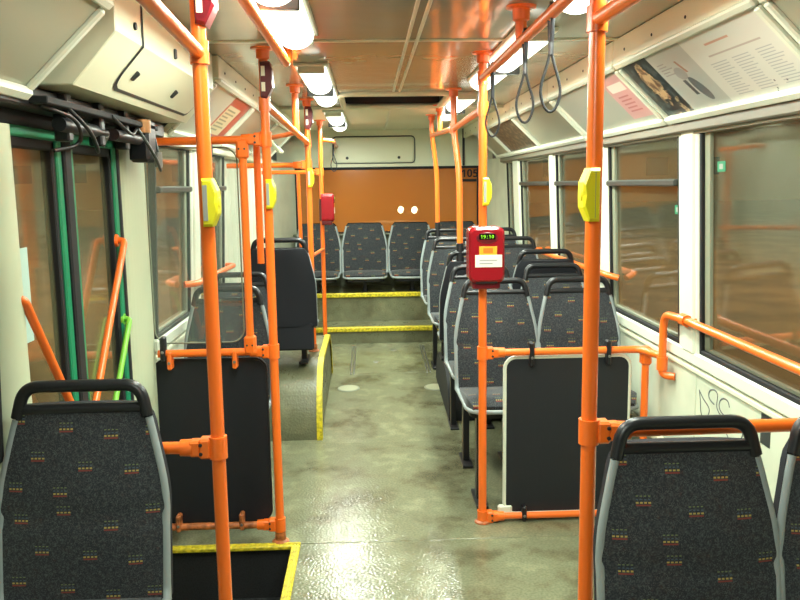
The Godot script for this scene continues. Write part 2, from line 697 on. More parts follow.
func shell() -> void:
	# floor: three sheets with a real joint, a stepwell cut-out at the door, steps at the rear
	var fl := setting("floor", "worn grey-green vinyl bus floor with scuffs and stains", "floor")
	boxp("floor_sheet", Vector3(-0.37, -0.06, FRONT), Vector3(XR + 0.06, 0.0, -3.535), M.floor, fl, 0.002)
	boxp("floor_sheet", Vector3(XL - 0.06, -0.06, FRONT), Vector3(-0.372, 0.0, -2.27), M.floor, fl, 0.002)
	boxp("floor_sheet", Vector3(XL - 0.06, -0.061, -3.54), Vector3(XR + 0.06, 0.0, -5.0), M.floor, fl, 0.002)
	var rp := MB.new()
	var poly := PackedVector2Array([Vector2(5.0, -0.06), Vector2(7.66, -0.06), Vector2(7.66, 0.12), Vector2(5.0, 0.0)])
	rp.prism(poly, XL - 0.06, XR + 0.06, Transform3D(Basis(Vector3(0, 0, -1), Vector3(0, 1, 0), Vector3(1, 0, 0)), Vector3.ZERO))
	part("ramp_sheet", rp, M.floor, fl)
	# rear steps
	var s1 := setting("trim_1", "lower rear step in grey vinyl with a yellow nosing", "step")
	boxp("tread", Vector3(XL, 0.0, -7.66), Vector3(XR, 0.272, -8.06), M.vinyl, s1, 0.003)
	boxp("nosing", Vector3(XL + 0.3, 0.238, -7.635), Vector3(XR, 0.281, -7.70), M.yellow_strip, s1, 0.006)
	var s2 := setting("trim_2", "upper rear platform in grey vinyl with a yellow nosing under the back seats", "step")
	boxp("tread", Vector3(XL, 0.0, -8.05), Vector3(XR, 0.548, REAR + 0.01), M.vinyl, s2, 0.003)
	boxp("nosing", Vector3(XL + 0.3, 0.520, -8.025), Vector3(XR, 0.562, -8.09), M.yellow_strip, s2, 0.006)
	# stepwell
	var sw := setting("trim_3", "black rubber door stepwell with yellow edge strips", "stepwell")
	boxp("upper_tread", Vector3(-0.68, -0.31, -2.27), Vector3(-0.372, -0.25, -3.52), M.tread, sw, 0.004)
	boxp("lower_tread", Vector3(XL - 0.06, -0.56, -2.27), Vector3(-0.66, -0.5, -3.52), M.tread, sw, 0.004)
	boxp("riser", Vector3(-0.385, -0.3, -2.27), Vector3(-0.3725, -0.005, -3.52), M.tread, sw)
	boxp("riser", Vector3(-0.69, -0.55, -2.27), Vector3(-0.678, -0.26, -3.52), M.tread, sw)
	boxp("side_wall", Vector3(XL - 0.06, -0.56, -3.52), Vector3(-0.372, -0.005, -3.535), M.tread, sw)
	boxp("side_wall", Vector3(XL - 0.06, -0.56, -2.26), Vector3(-0.372, -0.062, -2.28), M.tread, sw)
	for r in [[Vector3(-0.385, -0.012, -2.28), Vector3(-0.345, 0.008, -3.52)], [Vector3(XL, -0.012, -3.50), Vector3(-0.345, 0.008, -3.545)]]:
		var lo: Vector3 = r[0]
		var hi: Vector3 = r[1]
		boxp("edge_strip", lo, hi, M.yellow_strip, sw, 0.004)
		for k in 2:
			if absf(hi.x - lo.x) < 0.1:
				var x: float = lo.x + 0.012 + 0.014 * k
				boxp("edge_rib", Vector3(x, 0.006, lo.z), Vector3(x + 0.007, 0.011, hi.z), M.yellow_strip, sw, 0.001)
			else:
				var z: float = lo.z - 0.012 - 0.014 * k
				boxp("edge_rib", Vector3(lo.x, 0.006, z), Vector3(hi.x, 0.011, z - 0.007), M.yellow_strip, sw, 0.001)
	# ceiling: lacquered sheets with a roof hatch opening, closed above
	var ce := setting("ceiling", "glossy lacquered bus ceiling sheets that mirror the orange poles", "ceiling")
	var xa := -0.692
	var xb := 1.075
	var joints := [FRONT, 0.5, -1.45, -3.4, -5.28]
	for k in joints.size() - 1:
		boxp("ceiling_sheet", Vector3(xa, CEIL, joints[k]), Vector3(xb, CEIL + 0.03, joints[k + 1] + 0.004), M.ceiling, ce)
	boxp("ceiling_sheet", Vector3(xa, CEIL, -5.28), Vector3(-0.18, CEIL + 0.03, -6.2), M.ceiling, ce)
	boxp("ceiling_sheet", Vector3(0.56, CEIL, -5.28), Vector3(xb, CEIL + 0.03, -6.2), M.ceiling, ce)
	boxp("ceiling_sheet", Vector3(xa, CEIL, -6.204), Vector3(xb, CEIL + 0.03, REAR), M.cream, ce)
	for z in [0.5, -1.45, -3.4]:
		boxp("cross_bead", Vector3(xa, CEIL - 0.006, z + 0.014), Vector3(xb, CEIL + 0.002, z - 0.014), M.bead, ce, 0.003)
	boxp("cross_bead", Vector3(xa, CEIL - 0.02, -6.2), Vector3(xb, CEIL + 0.002, -6.24), M.bead, ce, 0.004)
	for dx in [-0.025, 0.015]:
		boxp("centre_bead", Vector3(XC + dx, CEIL - 0.008, FRONT), Vector3(XC + dx + 0.014, CEIL + 0.002, -5.2), M.bead, ce, 0.003)
	boxp("centre_bead", Vector3(XC - 0.01, CEIL - 0.006, -6.24), Vector3(XC + 0.01, CEIL + 0.002, REAR), M.bead, ce, 0.002)
	boxp("roof_skin", Vector3(XL - 0.1, CEIL + 0.26, FRONT), Vector3(XR + 0.1, CEIL + 0.3, REAR - 0.05), M.metal_dark, ce)
	# roof hatch
	var h := thing("roof_hatch", "dark roof hatch recess with rounded frame in the ceiling", "hatch", Vector3(0.19, CEIL, -5.74))
	var path := []
	for p in rrect(0.72, 0.9, 0.08):
		path.append(Vector3(p.x, -0.004, p.y))
	var fr := MB.new()
	fr.tube(path, 0.022, 8, true)
	part("frame", fr, M.cream, h)
	for s in [-1, 1]:
		boxp("side_wall", Vector3(s * 0.37, 0.0, -0.46), Vector3(s * 0.36, 0.2, 0.46), M.metal_dark, h)
		boxp("end_wall", Vector3(-0.36, 0.0, s * 0.46), Vector3(0.36, 0.2, s * 0.45), M.metal_dark, h)
	boxp("lid", Vector3(-0.37, 0.2, -0.46), Vector3(0.37, 0.22, 0.46), M.graphite, h)
	var hh := MB.new()
	hh.tube(fillet([Vector3(-0.3, 0.2, 0.05), Vector3(-0.3, 0.06, 0.05), Vector3(-0.22, 0.06, 0.05), Vector3(-0.22, 0.2, 0.05)], 0.03), 0.014, 8)
	part("release_handle", hh, M.orange, h)
	# closing wall behind the camera: driver's partition
	var wf := setting("wall_front", "dark partition behind the driver", "wall")
	boxp("partition_panel", Vector3(XL - 0.1, -0.6, FRONT), Vector3(XR + 0.1, CEIL + 0.3, FRONT + 0.04), M.panel_dark, wf)

# ------------------------------------------------------------------ windows
func window(n: int, right: bool, za: float, zb: float, transom: bool, label: String, y0 := 0.93, y1 := 1.86) -> void:
	# za nearer the camera than zb
	var s := 1.0 if right else -1.0
	var w := setting("window_%d" % n, label, "window", Vector3(XR if right else XL, 0.9, 0))
	w.rotation.z = s * 0.04
	var a := y0 - 0.9
	var b := y1 - 0.9
	var g := MB.new()     # rubber gasket round the pane
	for r in [[za, za - 0.022, a, b], [zb + 0.022, zb, a, b], [za, zb, a, a + 0.02], [za, zb, b - 0.02, b]]:
		g.span(Vector3(-s * 0.012, r[2], r[0]), Vector3(s * 0.02, r[3], r[1]), 0.003)
	part("gasket", g, M.rubber, w)
	var f := MB.new()     # thin pale inner frame
	for r in [[za - 0.022, za - 0.045, a + 0.02, b - 0.02], [zb + 0.07, zb + 0.022, a + 0.02, b - 0.02], [za - 0.022, zb + 0.022, a + 0.02, a + 0.034]]:
		f.span(Vector3(s * 0.002, r[2], r[0]), Vector3(s * 0.018, r[3], r[1]), 0.002)
	part("inner_frame", f, M.trim_grey, w)
	boxp("pane", Vector3(s * 0.018, a + 0.01, za - 0.01), Vector3(s * 0.023, b - 0.01, zb + 0.01), M.glass, w)
	if n == 3 or n == 4:   # small green emergency sticker on the pane
		var zc := za - 0.09 if n == 4 else zb + 0.14
		var yc := 0.62 if n == 4 else 0.80
		var e := boxp("exit_sticker", Vector3(s * 0.0165, yc - 0.02, zc - 0.035), Vector3(s * 0.018, yc + 0.02, zc + 0.035), M.green, w)
		e.set_meta("label", "small green sticker on the glass")
		boxp("sticker_mark", Vector3(s * 0.0155, yc - 0.01, zc - 0.016), Vector3(s * 0.017, yc + 0.01, zc + 0.016), M.label_grey, e)
	if transom:
		var t := MB.new()
		var y := 1.645 - 0.9
		t.span(Vector3(-s * 0.03, y - 0.02, za - 0.015), Vector3(s * 0.016, y + 0.01, zb + 0.015), 0.006)
		part("transom", t, M.transom, w)

func right_wall() -> void:
	var w := setting("wall_right", "cream bus side wall with panel joints and sill ledge on the window side", "wall")
	var zs := [FRONT, 0.7, -0.9, -2.1, -3.27, -4.5, -5.75, -7.0, REAR]
	for k in zs.size() - 1:
		boxp("panel", Vector3(XR, 0.0, zs[k] - 0.003), Vector3(XR + 0.04, 0.85, zs[k + 1] + 0.003), M.white, w, 0.003)
	boxp("backing", Vector3(XR + 0.036, -0.3, FRONT), Vector3(XR + 0.06, 0.92, REAR), M.metal_dark, w)
	boxp("sill_ledge", Vector3(XR - 0.022, 0.872, FRONT), Vector3(XR + 0.06, 0.93, -7.9), M.frame_white, w, 0.008)
	boxp("sill_rail", Vector3(XR - 0.012, 0.835, FRONT), Vector3(XR + 0.04, 0.862, -7.9), M.cream, w, 0.006)
	boxp("kick_rail", Vector3(XR - 0.02, 0.4, FRONT), Vector3(XR + 0.03, 0.44, -7.9), M.cream, w, 0.008)
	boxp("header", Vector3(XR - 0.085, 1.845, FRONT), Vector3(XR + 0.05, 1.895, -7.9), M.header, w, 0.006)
	boxp("header_shadow_gap", Vector3(XR - 0.06, 1.835, FRONT), Vector3(XR + 0.05, 1.85, -7.9), M.trim_grey, w)
	boxp("upper_skin", Vector3(XR - 0.02, 1.88, FRONT), Vector3(XR + 0.06, CEIL + 0.28, REAR), M.metal_dark, w)
	# window pillars, leaning in a little
	var pz := [[0.75, 0.62], [-2.08, -2.2], [-3.22, -3.43], [-4.46, -4.66], [-5.72, -5.92], [-7.06, -7.4]]
	for p in pz:
		var m := MB.new()
		m.span(Vector3(-0.016, 0.02, p[0]), Vector3(0.04, 0.97, p[1]), 0.008)
		m.span(Vector3(-0.026, 0.02, p[0] - 0.03), Vector3(0.0, 0.97, p[1] + 0.05), 0.008)
		var o := part("pillar", m, M.frame_white, w)
		o.position = Vector3(XR, 0.9, 0)
		o.rotation.z = 0.04
	window(1, true, FRONT, 0.75, false, "large fixed side window beside the driver's partition")
	window(2, true, 0.62, -2.08, false, "large fixed side window beside the front seats on the window side")
	window(3, true, -2.2, -3.22, false, "large fixed side window without a sliding top, above the graffiti")
	window(4, true, -3.43, -4.46, true, "side window with a dark transom bar, beyond the curved orange wall rail")
	window(5, true, -4.66, -5.72, true, "side window with dark transom bar beside the facing double seats")
	window(6, true, -5.92, -7.06, true, "side window with dark transom bar beside the last double seats")
	window(7, true, -7.4, -7.75, false, "narrow side window next to the rear corner panel")
	# graffiti scribbles drawn on the panel below the window
	var gr := MB.new()
	var loops := []
	var strokes := [
		[[-3.234, 0.773], [-3.195, 0.749], [-3.143, 0.729], [-3.128, 0.712], [-3.149, 0.680], [-3.181, 0.667], [-3.209, 0.684], [-3.217, 0.725], [-3.234, 0.773]],
		[[-3.084, 0.752], [-3.123, 0.760], [-3.140, 0.776], [-3.127, 0.799], [-3.086, 0.811], [-3.059, 0.800], [-3.060, 0.773], [-3.061, 0.748], [-3.037, 0.730], [-3.008, 0.722]],
		[[-2.950, 0.777], [-2.965, 0.797], [-3.001, 0.799], [-3.032, 0.783], [-3.040, 0.758], [-3.016, 0.738], [-2.966, 0.735], [-2.910, 0.754], [-2.873, 0.752]],
		[[-2.982, 0.685], [-2.955, 0.661], [-2.919, 0.643], [-2.870, 0.661], [-2.835, 0.699], [-2.837, 0.721]]]
	for st in strokes:
		var cv := Curve3D.new()
		for k in st.size():
			var q0: Array = st[maxi(k - 1, 0)]
			var q1: Array = st[mini(k + 1, st.size() - 1)]
			var tg := Vector3(0, q1[1] - q0[1], q1[0] - q0[0]) / 6.0
			cv.add_point(Vector3(0, st[k][1], st[k][0]), -tg, tg)
		var ln := []
		for k in 41:
			var q := cv.sample_baked(cv.get_baked_length() * k / 40.0, true)
			ln.append(Vector2(q.z, q.y))
		loops.append(ln)
	for l in loops:
		var pts := []
		for p in l:
			pts.append(Vector3(XR - 0.0008, p.y, p.x))
		gr.tube(pts, 0.0036, 6, false, 0.15, Vector3.RIGHT)
	var go := part("graffiti", gr, M.ink, w)
	go.set_meta("label", "dark pen scribble of looping lines on the cream panel")
	boxp("sticker", Vector3(XR - 0.001, 0.72, -2.70), Vector3(XR + 0.001, 0.83, -2.63), M.graphite, w)

func left_wall() -> void:
	var w := setting("wall_left", "cream bus side wall on the door side behind the single seats", "wall")
	boxp("panel", Vector3(XL - 0.04, 0.0, -3.66), Vector3(XL, 0.88, -4.50), M.white, w, 0.003)
	boxp("panel", Vector3(XL - 0.04, 0.0, -4.506), Vector3(XL, 0.88, -5.46), M.white, w, 0.003)
	boxp("panel", Vector3(XL - 0.04, -0.06, FRONT), Vector3(XL, 0.9, -2.2), M.white, w, 0.003)
	boxp("backing", Vector3(XL - 0.07, -0.06, -3.54), Vector3(XL - 0.038, 0.94, REAR), M.metal_dark, w)
	boxp("sill_ledge", Vector3(XL - 0.06, 0.895, -3.66), Vector3(XL + 0.022, 0.955, -5.46), M.frame_white, w, 0.008)
	boxp("sill_rail", Vector3(XL - 0.04, 0.855, -3.66), Vector3(XL + 0.012, 0.882, -5.46), M.cream, w, 0.006)
	boxp("header", Vector3(XL - 0.05, 1.845, -3.70), Vector3(XL + 0.085, 1.9, -7.9), M.cream, w, 0.006)
	boxp("header", Vector3(XL - 0.05, 1.845, FRONT), Vector3(XL + 0.085, 1.9, -2.0), M.cream, w, 0.006)
	boxp("upper_skin", Vector3(XL - 0.06, 1.88, FRONT), Vector3(XL + 0.02, CEIL + 0.28, REAR), M.metal_dark, w)
	for p in [[-4.39, -4.62]]:
		var m := MB.new()
		m.span(Vector3(-0.04, 0.05, p[0]), Vector3(0.016, 0.97, p[1]), 0.008)
		m.span(Vector3(0.0, 0.05, p[0] - 0.05), Vector3(0.026, 0.97, p[1] + 0.03), 0.008)
		var o := part("pillar", m, M.frame_white, w)
		o.position = Vector3(XL, 0.9, 0)
		o.rotation.z = -0.04
	window(8, false, -3.68, -4.39, true, "side window with grey transom on the door side, just behind the white door pillar", 0.955)
	window(9, false, -4.62, -5.44, true, "side window with grey transom on the door side, ahead of the ribbed white panel", 0.955)
	window(10, false, FRONT, -2.1, false, "side window on the door side ahead of the door", 0.93)
	# ribbed white panel from the last window to the rear corner
	var rows := []
	for r in 2:
		var row := []
		for k in 97:
			var z := -5.46 - 2.5 * k / 96.0
			var d := 0.028 * pow(absf(sin(k * PI / 8.0)), 0.6)
			row.append(Vector3(XL - 0.01 + d, 0.0 if r == 0 else 1.9, z))
		rows.append(row)
	var rb := MB.new()
	rb.grid(rows, Vector3.RIGHT)
	rb.span(Vector3(XL - 0.04, 0.0, -5.46), Vector3(XL - 0.02, 1.9, REAR))
	var ro := part("ribbed_panel", rb, M.white, w)
	ro.set_meta("label", "white vertically ribbed lining panel")
	# rounded door pillars
	var pl := MB.new()
	var poly := PackedVector2Array()
	for k in 17:
		var t := PI * k / 16.0
		poly.append(Vector2(-0.185 * cos(t), 0.07 * pow(sin(t), 0.55)))
	pl.prism(poly, -0.5, 1.92, Transform3D(Basis(Vector3(0, 0, -1), Vector3(1, 0, 0), Vector3(0, 1, 0)).orthonormalized(), Vector3(XL - 0.03, 0, -3.44)))
	var po := part("door_pillar", pl, M.pillar, w)
	po.set_meta("label", "white rounded pillar behind the door")
	var p2 := MB.new()
	p2.lathe(Vector3(XL - 0.062, -0.06, -2.22), Vector3.UP, [[0.0, 0.0], [0.0, 0.1], [1.885, 0.1], [1.885, 0.0]], 28)
	var p3 := part("door_column", p2, M.pillar, w)
	p3.set_meta("label", "white round column ahead of the door")

# ------------------------------------------------------------------ rear wall
func rear_wall() -> void:
	var w := setting("wall_rear", "cream rear wall of the bus around the wide rear window", "wall")
	var wx0 := -0.79
	var wx1 := 1.22
	boxp("lower_panel", Vector3(XL, 0.54, REAR), Vector3(XR, 1.118, REAR - 0.04), M.trim_grey, w)
	boxp("upper_panel", Vector3(XL, 1.838, REAR), Vector3(XR, CEIL + 0.03, REAR - 0.04), M.cream, w)
	boxp("side_panel", Vector3(XL, 1.1, REAR - 0.001), Vector3(wx0, 1.85, REAR - 0.04), M.cream, w)
	boxp("side_panel", Vector3(wx1, 1.1, REAR - 0.001), Vector3(XR, 1.85, REAR - 0.04), M.cream, w)
	boxp("roof_end", Vector3(XL - 0.1, CEIL, REAR - 0.01), Vector3(XR + 0.1, CEIL + 0.3, REAR - 0.05), M.metal_dark, w)
	boxp("ledge", Vector3(XL, 1.10, REAR + 0.05), Vector3(XR, 1.122, REAR - 0.01), M.trim_grey, w, 0.006)
	# angled corner panels
	for s in [[Vector3(XR - 0.004, 0, -7.78), Vector3(wx1 + 0.02, 0, REAR + 0.004)], [Vector3(XL + 0.004, 0, -7.95), Vector3(wx0 - 0.01, 0, REAR + 0.004)]]:
		var a: Vector3 = s[0]
		var b: Vector3 = s[1]
		var rows := []
		for y in [0.54, 1.9]:
			var row := []
			for k in 13:
				var t := k / 12.0
				var q := a.lerp(Vector3(a.x, 0, b.z), t).lerp(Vector3(a.x, 0, b.z).lerp(b, t), t)
				row.append(q.lerp(a.lerp(b, t), 0.55) + Vector3(0, y, 0))
			rows.append(row)
		var m := MB.new()
		m.grid(rows, Vector3(-signf(a.x), 0, 0.5))
		part("corner_panel", m, M.white, w)
	var seam := MB.new()
	seam.span(Vector3(1.03, 1.84, REAR + 0.002), Vector3(1.055, CEIL, REAR + 0.014), 0.003)
	part("cover_strip", seam, M.black, w)
	# access flap above the rear window
	var t := thing("access_flap", "cream access flap with two locks above the rear window", "hatch", Vector3(0.07, 2.02, REAR + 0.002))
	var fp := MB.new()
	fp.prism(rrect(0.86, 0.26, 0.03), 0.0, 0.012, Transform3D(), 0.004)
	part("flap", fp, M.cream, t)
	var path := []
	for p in rrect(0.885, 0.285, 0.04):
		path.append(Vector3(p.x, p.y, 0.002))
	var fr := MB.new()
	fr.tube(path, 0.006, 6, true)
	part("seal", fr, M.graphite, t)
	for x in [-0.29, 0.27]:
		var l := MB.new()
		l.lathe(Vector3(x, -0.085, 0.012), Vector3(0, 0, 1), [[0.0, 0.016], [0.006, 0.016], [0.008, 0.0]], 12)
		part("lock", l, M.black, t)
	# rear window
	var r := setting("window_11", "wide rear window with orange street glow put into its pane colour, headlights behind", "window", Vector3(0, 0, REAR - 0.02))
	var g := MB.new()
	for q in [[wx0, wx0 + 0.03, 1.118, 1.838], [wx1 - 0.03, wx1, 1.118, 1.838], [wx0, wx1, 1.118, 1.14], [wx0, wx1, 1.812, 1.838]]:
		g.span(Vector3(q[0], q[2], -0.015), Vector3(q[1], q[3], 0.032), 0.004)
	part("gasket", g, M.rubber, r)
	boxp("pane", Vector3(wx0 + 0.01, 1.12, -0.003), Vector3(wx1 - 0.01, 1.83, 0.003), M.glass_rear, r)
	# route number card on the pane
	var card := thing("route_number", "dark route number with a bar below, stuck in the rear window corner", "sign", Vector3(1.115, 1.745, REAR + 0.002))
	var f := SystemFont.new()
	f.font_names = PackedStringArray(["Droid Sans"])
	f.font_weight = 700
	var tm := TextMesh.new()
	tm.text = "105"
	tm.font = f
	tm.font_size = 64
	tm.pixel_size = 0.0018
	tm.depth = 0.002
	var tt := part("digits", tm, M.rubber, card)
	tt.position = Vector3(-0.005, 0.01, 0.001)
	boxp("bar", Vector3(-0.09, -0.078, 0.0), Vector3(0.07, -0.05, 0.003), M.rubber, card)

# ------------------------------------------------------------------ coving with advert panels
func advert(called: String, label: String, right: bool, zn: float, zf: float, poster: Material) -> void:
	var s := 1.0 if right else -1.0
	var top := Vector3(1.046 if right else -0.666, 2.14, 0)
	var bot := Vector3(1.30 if right else -0.92, 1.895, 0)
	var ay := (top - bot).normalized()
	var ax := Vector3(0, 0, s)
	var az := ax.cross(ay)
	var mid := (top + bot) * 0.5 + Vector3(0, 0, (zn + zf) * 0.5)
	var o := thing(called, label, "advert panel", mid, "slanted panels over the windows")
	o.basis = Basis(ax, ay, az)
	var W := absf(zn - zf) - 0.028
	var H := (top - bot).length()
	var fr := MB.new()
	fr.box(Vector3(0, H * 0.5 - 0.014, 0.005), Vector3(W, 0.028, 0.022), 0.006)
	part("top_rail", fr, M.frame_white, o)
	fr = MB.new()
	fr.box(Vector3(0, -H * 0.5 + 0.018, 0.008), Vector3(W, 0.036, 0.028), 0.008)
	part("bottom_rail", fr, M.frame_white, o)
	for e in [-1, 1]:
		fr = MB.new()
		fr.box(Vector3(e * (W * 0.5 - 0.014), 0, 0.005), Vector3(0.028, H - 0.064, 0.02), 0.006)
		part("side_rail", fr, M.frame_white, o)
	var p := MB.new()
	var w2 := W * 0.5 - 0.02
	var h2 := H * 0.5 - 0.02
	p.quad(Vector3(-w2, -h2, 0), Vector3(w2, -h2, 0), Vector3(w2, h2, 0), Vector3(-w2, h2, 0), Vector3(0, 0, 1))
	part("poster", p, poster, o)
	var bk := MB.new()
	bk.box(Vector3(0, 0, -0.014), Vector3(W, H, 0.02))
	part("backing", bk, M.cream, o)

func coving() -> void:
	for r in [true, false]:
		var x := 1.046 if r else -0.666
		var s := 1.0 if r else -1.0
		var t := setting("trim_4" if r else "trim_5", "cream ceiling edge strip with screws over the %s panels" % ["window side" if r else "door side"], "trim")
		var zs := [FRONT, 0.3, -0.95, -2.2, -3.45, -4.7, -5.95, -7.2, REAR] if r else [FRONT, 0.3, -0.95, -2.24, -3.74, -4.99, -6.24, -7.49, REAR]
		for k in zs.size() - 1:
			if not r and k == 3:
				continue
			boxp("strip", Vector3(x - s * 0.004, 2.135, zs[k] - 0.004), Vector3(x + s * 0.03, CEIL - 0.001, zs[k + 1] + 0.004), M.cream, t, 0.004)
			for j in 4:
				var sc := MB.new()
				sc.lathe(Vector3(x - s * 0.004, 2.175, lerpf(zs[k], zs[k + 1], (j + 0.5) / 4.0)), Vector3(-s, 0, 0), [[0.0, 0.006], [0.003, 0.005], [0.004, 0.0]], 8)
				part("screw", sc, M.metal_dark, t)
	advert("advert_panel", "slanted panel over the driver's end windows", true, 0.3, -0.95, M.posters[3])
	advert("advert_panel", "slanted panel over the front seats on the window side", true, -0.95, -2.2, M.posters[3])
	advert("advert_panel", "slanted poster with photo strip, grey figure and columns of text", true, -2.2, -3.45, M.posters[0])
	advert("advert_panel", "slanted grey poster with a pink block, over the first double seat", true, -3.45, -4.7, M.posters[1])
	advert("advert_panel", "plain greenish slanted panel between the pink poster and the dark photo poster", true, -4.7, -5.95, M.posters[3])
	advert("advert_panel", "dark photo poster on the slanted panel nearest the rear corner", true, -5.95, -7.2, M.posters[2])
	advert("advert_panel", "empty slanted panel at the rear corner on the window side", true, -7.2, -8.0, M.posters[3])
	advert("advert_panel", "greyish slanted panel with cream frame ahead of the luggage cabinet", false, -0.95, -2.24, M.posters[3])
	advert("advert_panel", "slanted panel with a red bordered leaflet behind the luggage cabinet", false, -3.76, -4.99, M.posters[4])
	advert("advert_panel", "plain slanted panel on the door side after the red leaflet", false, -4.99, -6.24, M.posters[3])
	advert("advert_panel", "plain slanted panel on the door side beside the rear lamp", false, -6.24, -7.49, M.posters[3])
	# small switch box with two slots near the rear on the door side
	var b := thing("switch_box", "small cream box with two slots on the door side coving near the rear", "box", Vector3(-0.768, 1.985, -6.75))
	b.rotation.z = 0.75
	var m := MB.new()
	m.box(Vector3.ZERO, Vector3(0.03, 0.17, 0.26), 0.008)
	part("case", m, M.cream, b)
	for z in [-0.05, 0.05]:
		boxp("slot", Vector3(0.014, -0.035, z - 0.012), Vector3(0.018, 0.025, z + 0.012), M.graphite, b, 0.001)

# ------------------------------------------------------------------ floor things
func arch_y(u: float, h: float, front: float, flat: float, back: float) -> float:
	# height at u metres behind the front foot: rounded front, flat top, rounded back
	if u <= 0.0 or u >= front + flat + back:
		return 0.0
	var k := 0.0
	if u < front:
		k = 1.0 - u / front
	elif u > front + flat:
		k = (u - front - flat) / back
	return h * pow(maxf(0.0, 1.0 - k * k), 0.42)

func arch_profile(za: float, h: float, front: float, flat: float, back: float) -> PackedVector2Array:
	var poly := PackedVector2Array()
	for k in 25:
		var u := front * (1.0 - cos(PI * 0.5 * k / 24.0))
		poly.append(Vector2(-za + u, arch_y(u, h, front, flat, back)))
	for k in 9:
		var u := front + flat + back * sin(PI * 0.5 * k / 8.0)
		poly.append(Vector2(-za + u, arch_y(u, h, front, flat, back)))
	return poly

func arch_mesh(len_x: float, poly: PackedVector2Array) -> MB:
	var m := MB.new()
	m.prism(poly, minf(0, len_x), maxf(0, len_x), Transform3D(Basis(Vector3(0, 0, -1), Vector3(0, 1, 0), Vector3(1, 0, 0)), Vector3.ZERO))
	return m

func floor_things() -> void:
	var a := thing("wheel_arch", "grey vinyl wheel arch box with a yellow edge strip under the black backed seat", "wheel arch", Vector3(XL + 0.035, 0, 0))
	var prof := arch_profile(-5.06, 0.47, 0.42, 0.75, 0.4)
	part("cover", arch_mesh(0.625, prof), M.vinyl, a)
	var es := MB.new()
	var x0 := 0.6
	var x1 := 0.638
	for k in prof.size() - 1:
		var c0 := prof[k]
		var c1 := prof[k + 1]
		var mid := Vector2(5.86, 0.0)
		var o0 := c0 + (c0 - mid).normalized() * 0.008
		var o1 := c1 + (c1 - mid).normalized() * 0.008
		var i0 := c0.lerp(mid, 0.05)
		var i1 := c1.lerp(mid, 0.05)
		es.quad(Vector3(x0, o0.y, -o0.x), Vector3(x1, o0.y, -o0.x), Vector3(x1, o1.y, -o1.x), Vector3(x0, o1.y, -o1.x), Vector3(0, c0.y, mid.x - c0.x))
		es.quad(Vector3(x1, o0.y, -o0.x), Vector3(x1, o1.y, -o1.x), Vector3(x1, i1.y, -i1.x), Vector3(x1, i0.y, -i0.x), Vector3(1, 0, 0))
		es.quad(Vector3(x0, o0.y, -o0.x), Vector3(x0, o1.y, -o1.x), Vector3(x0, i1.y, -i1.x), Vector3(x0, i0.y, -i0.x), Vector3(-1, 0, 0))
	part("edge_strip", es, M.yellow_strip, a)
	var b := thing("wheel_arch", "dark wheel arch box beneath the double seats", "wheel arch", Vector3(0.53, 0, 0))
	part("cover", arch_mesh(XR - 0.545, arch_profile(-5.36, 0.34, 0.4, 0.32, 0.36)), M.tread, b)
	# round service covers in the floor
	for p in [[-0.185, -6.18, "round pale service cover in the floor beside the yellow edged wheel arch"], [0.50, -6.16, "round pale service cover in the floor next to the double seats"]]:
		var c := thing("service_cover", p[2], "cover", Vector3(p[0], ramp_y(p[1]) + 0.001, p[1]), "round floor covers")
		c.rotation.x = atan(0.12 / 2.65)
		var m := MB.new()
		m.lathe(Vector3.ZERO, Vector3.UP, [[0.0, 0.088], [0.004, 0.086], [0.005, 0.074]], 32)
		part("ring", m, M.trim_grey, c)
		m = MB.new()
		m.lathe(Vector3.ZERO, Vector3.UP, [[0.0, 0.078], [0.0035, 0.078], [0.0045, 0.0]], 32)
		part("lid", m, M.cover_pale, c)
	# floor trapdoor with metal edge rails
	var t := thing("floor_trapdoor", "worn floor trapdoor between metal edge rails ahead of the rear steps", "trapdoor", Vector3(0.16, ramp_y(-7.05), -7.05))
	t.rotation.x = atan(0.12 / 2.65)
	var lid := MB.new()
	lid.box(Vector3(0, 0.001, 0), Vector3(0.62, 0.006, 0.92), 0.002)
	part("lid", lid, M.floor, t)
	for x in [-0.335, -0.31, 0.31, 0.335]:
		var m := MB.new()
		m.box(Vector3(x, 0.003, 0), Vector3(0.014, 0.012, 0.95), 0.003)
		part("edge_rail", m, M.metal, t)
	for p in [[-0.12, 0.1], [0.05, -0.3]]:
		var m := MB.new()
		m.lathe(Vector3(p[0], 0.003, p[1]), Vector3.UP, [[0.0, 0.03], [0.003, 0.028], [0.003, 0.0]], 16)
		part("lift_ring", m, M.metal, t)

# ------------------------------------------------------------------ seats
var seat_mesh := {}

func hw(v: float) -> float:
	var w := lerpf(0.217, 0.174, smoothstep(0.5, 1.05, v))
	if v > 0.9:
		var k := (v - 0.9) / 0.1
		w -= 0.022 * (1.0 - sqrt(maxf(0.0, 1.0 - k * k)))
	return w

func back_pt(u: float, v: float, off: float, grow := 0.0) -> Vector3:
	var y := lerpf(0.56, 1.066, v) + (grow if v > 0.99 else 0.0)
	var z := -0.085 * v + off + 0.02 * (1.0 - u * u) * sin(PI * clampf(v, 0.03, 0.97))
	z -= 0.007 * exp(-pow((v - 0.46) / 0.03, 2.0)) if off > -0.01 else 0.0
	return Vector3(u * (hw(v) + grow), y, z)

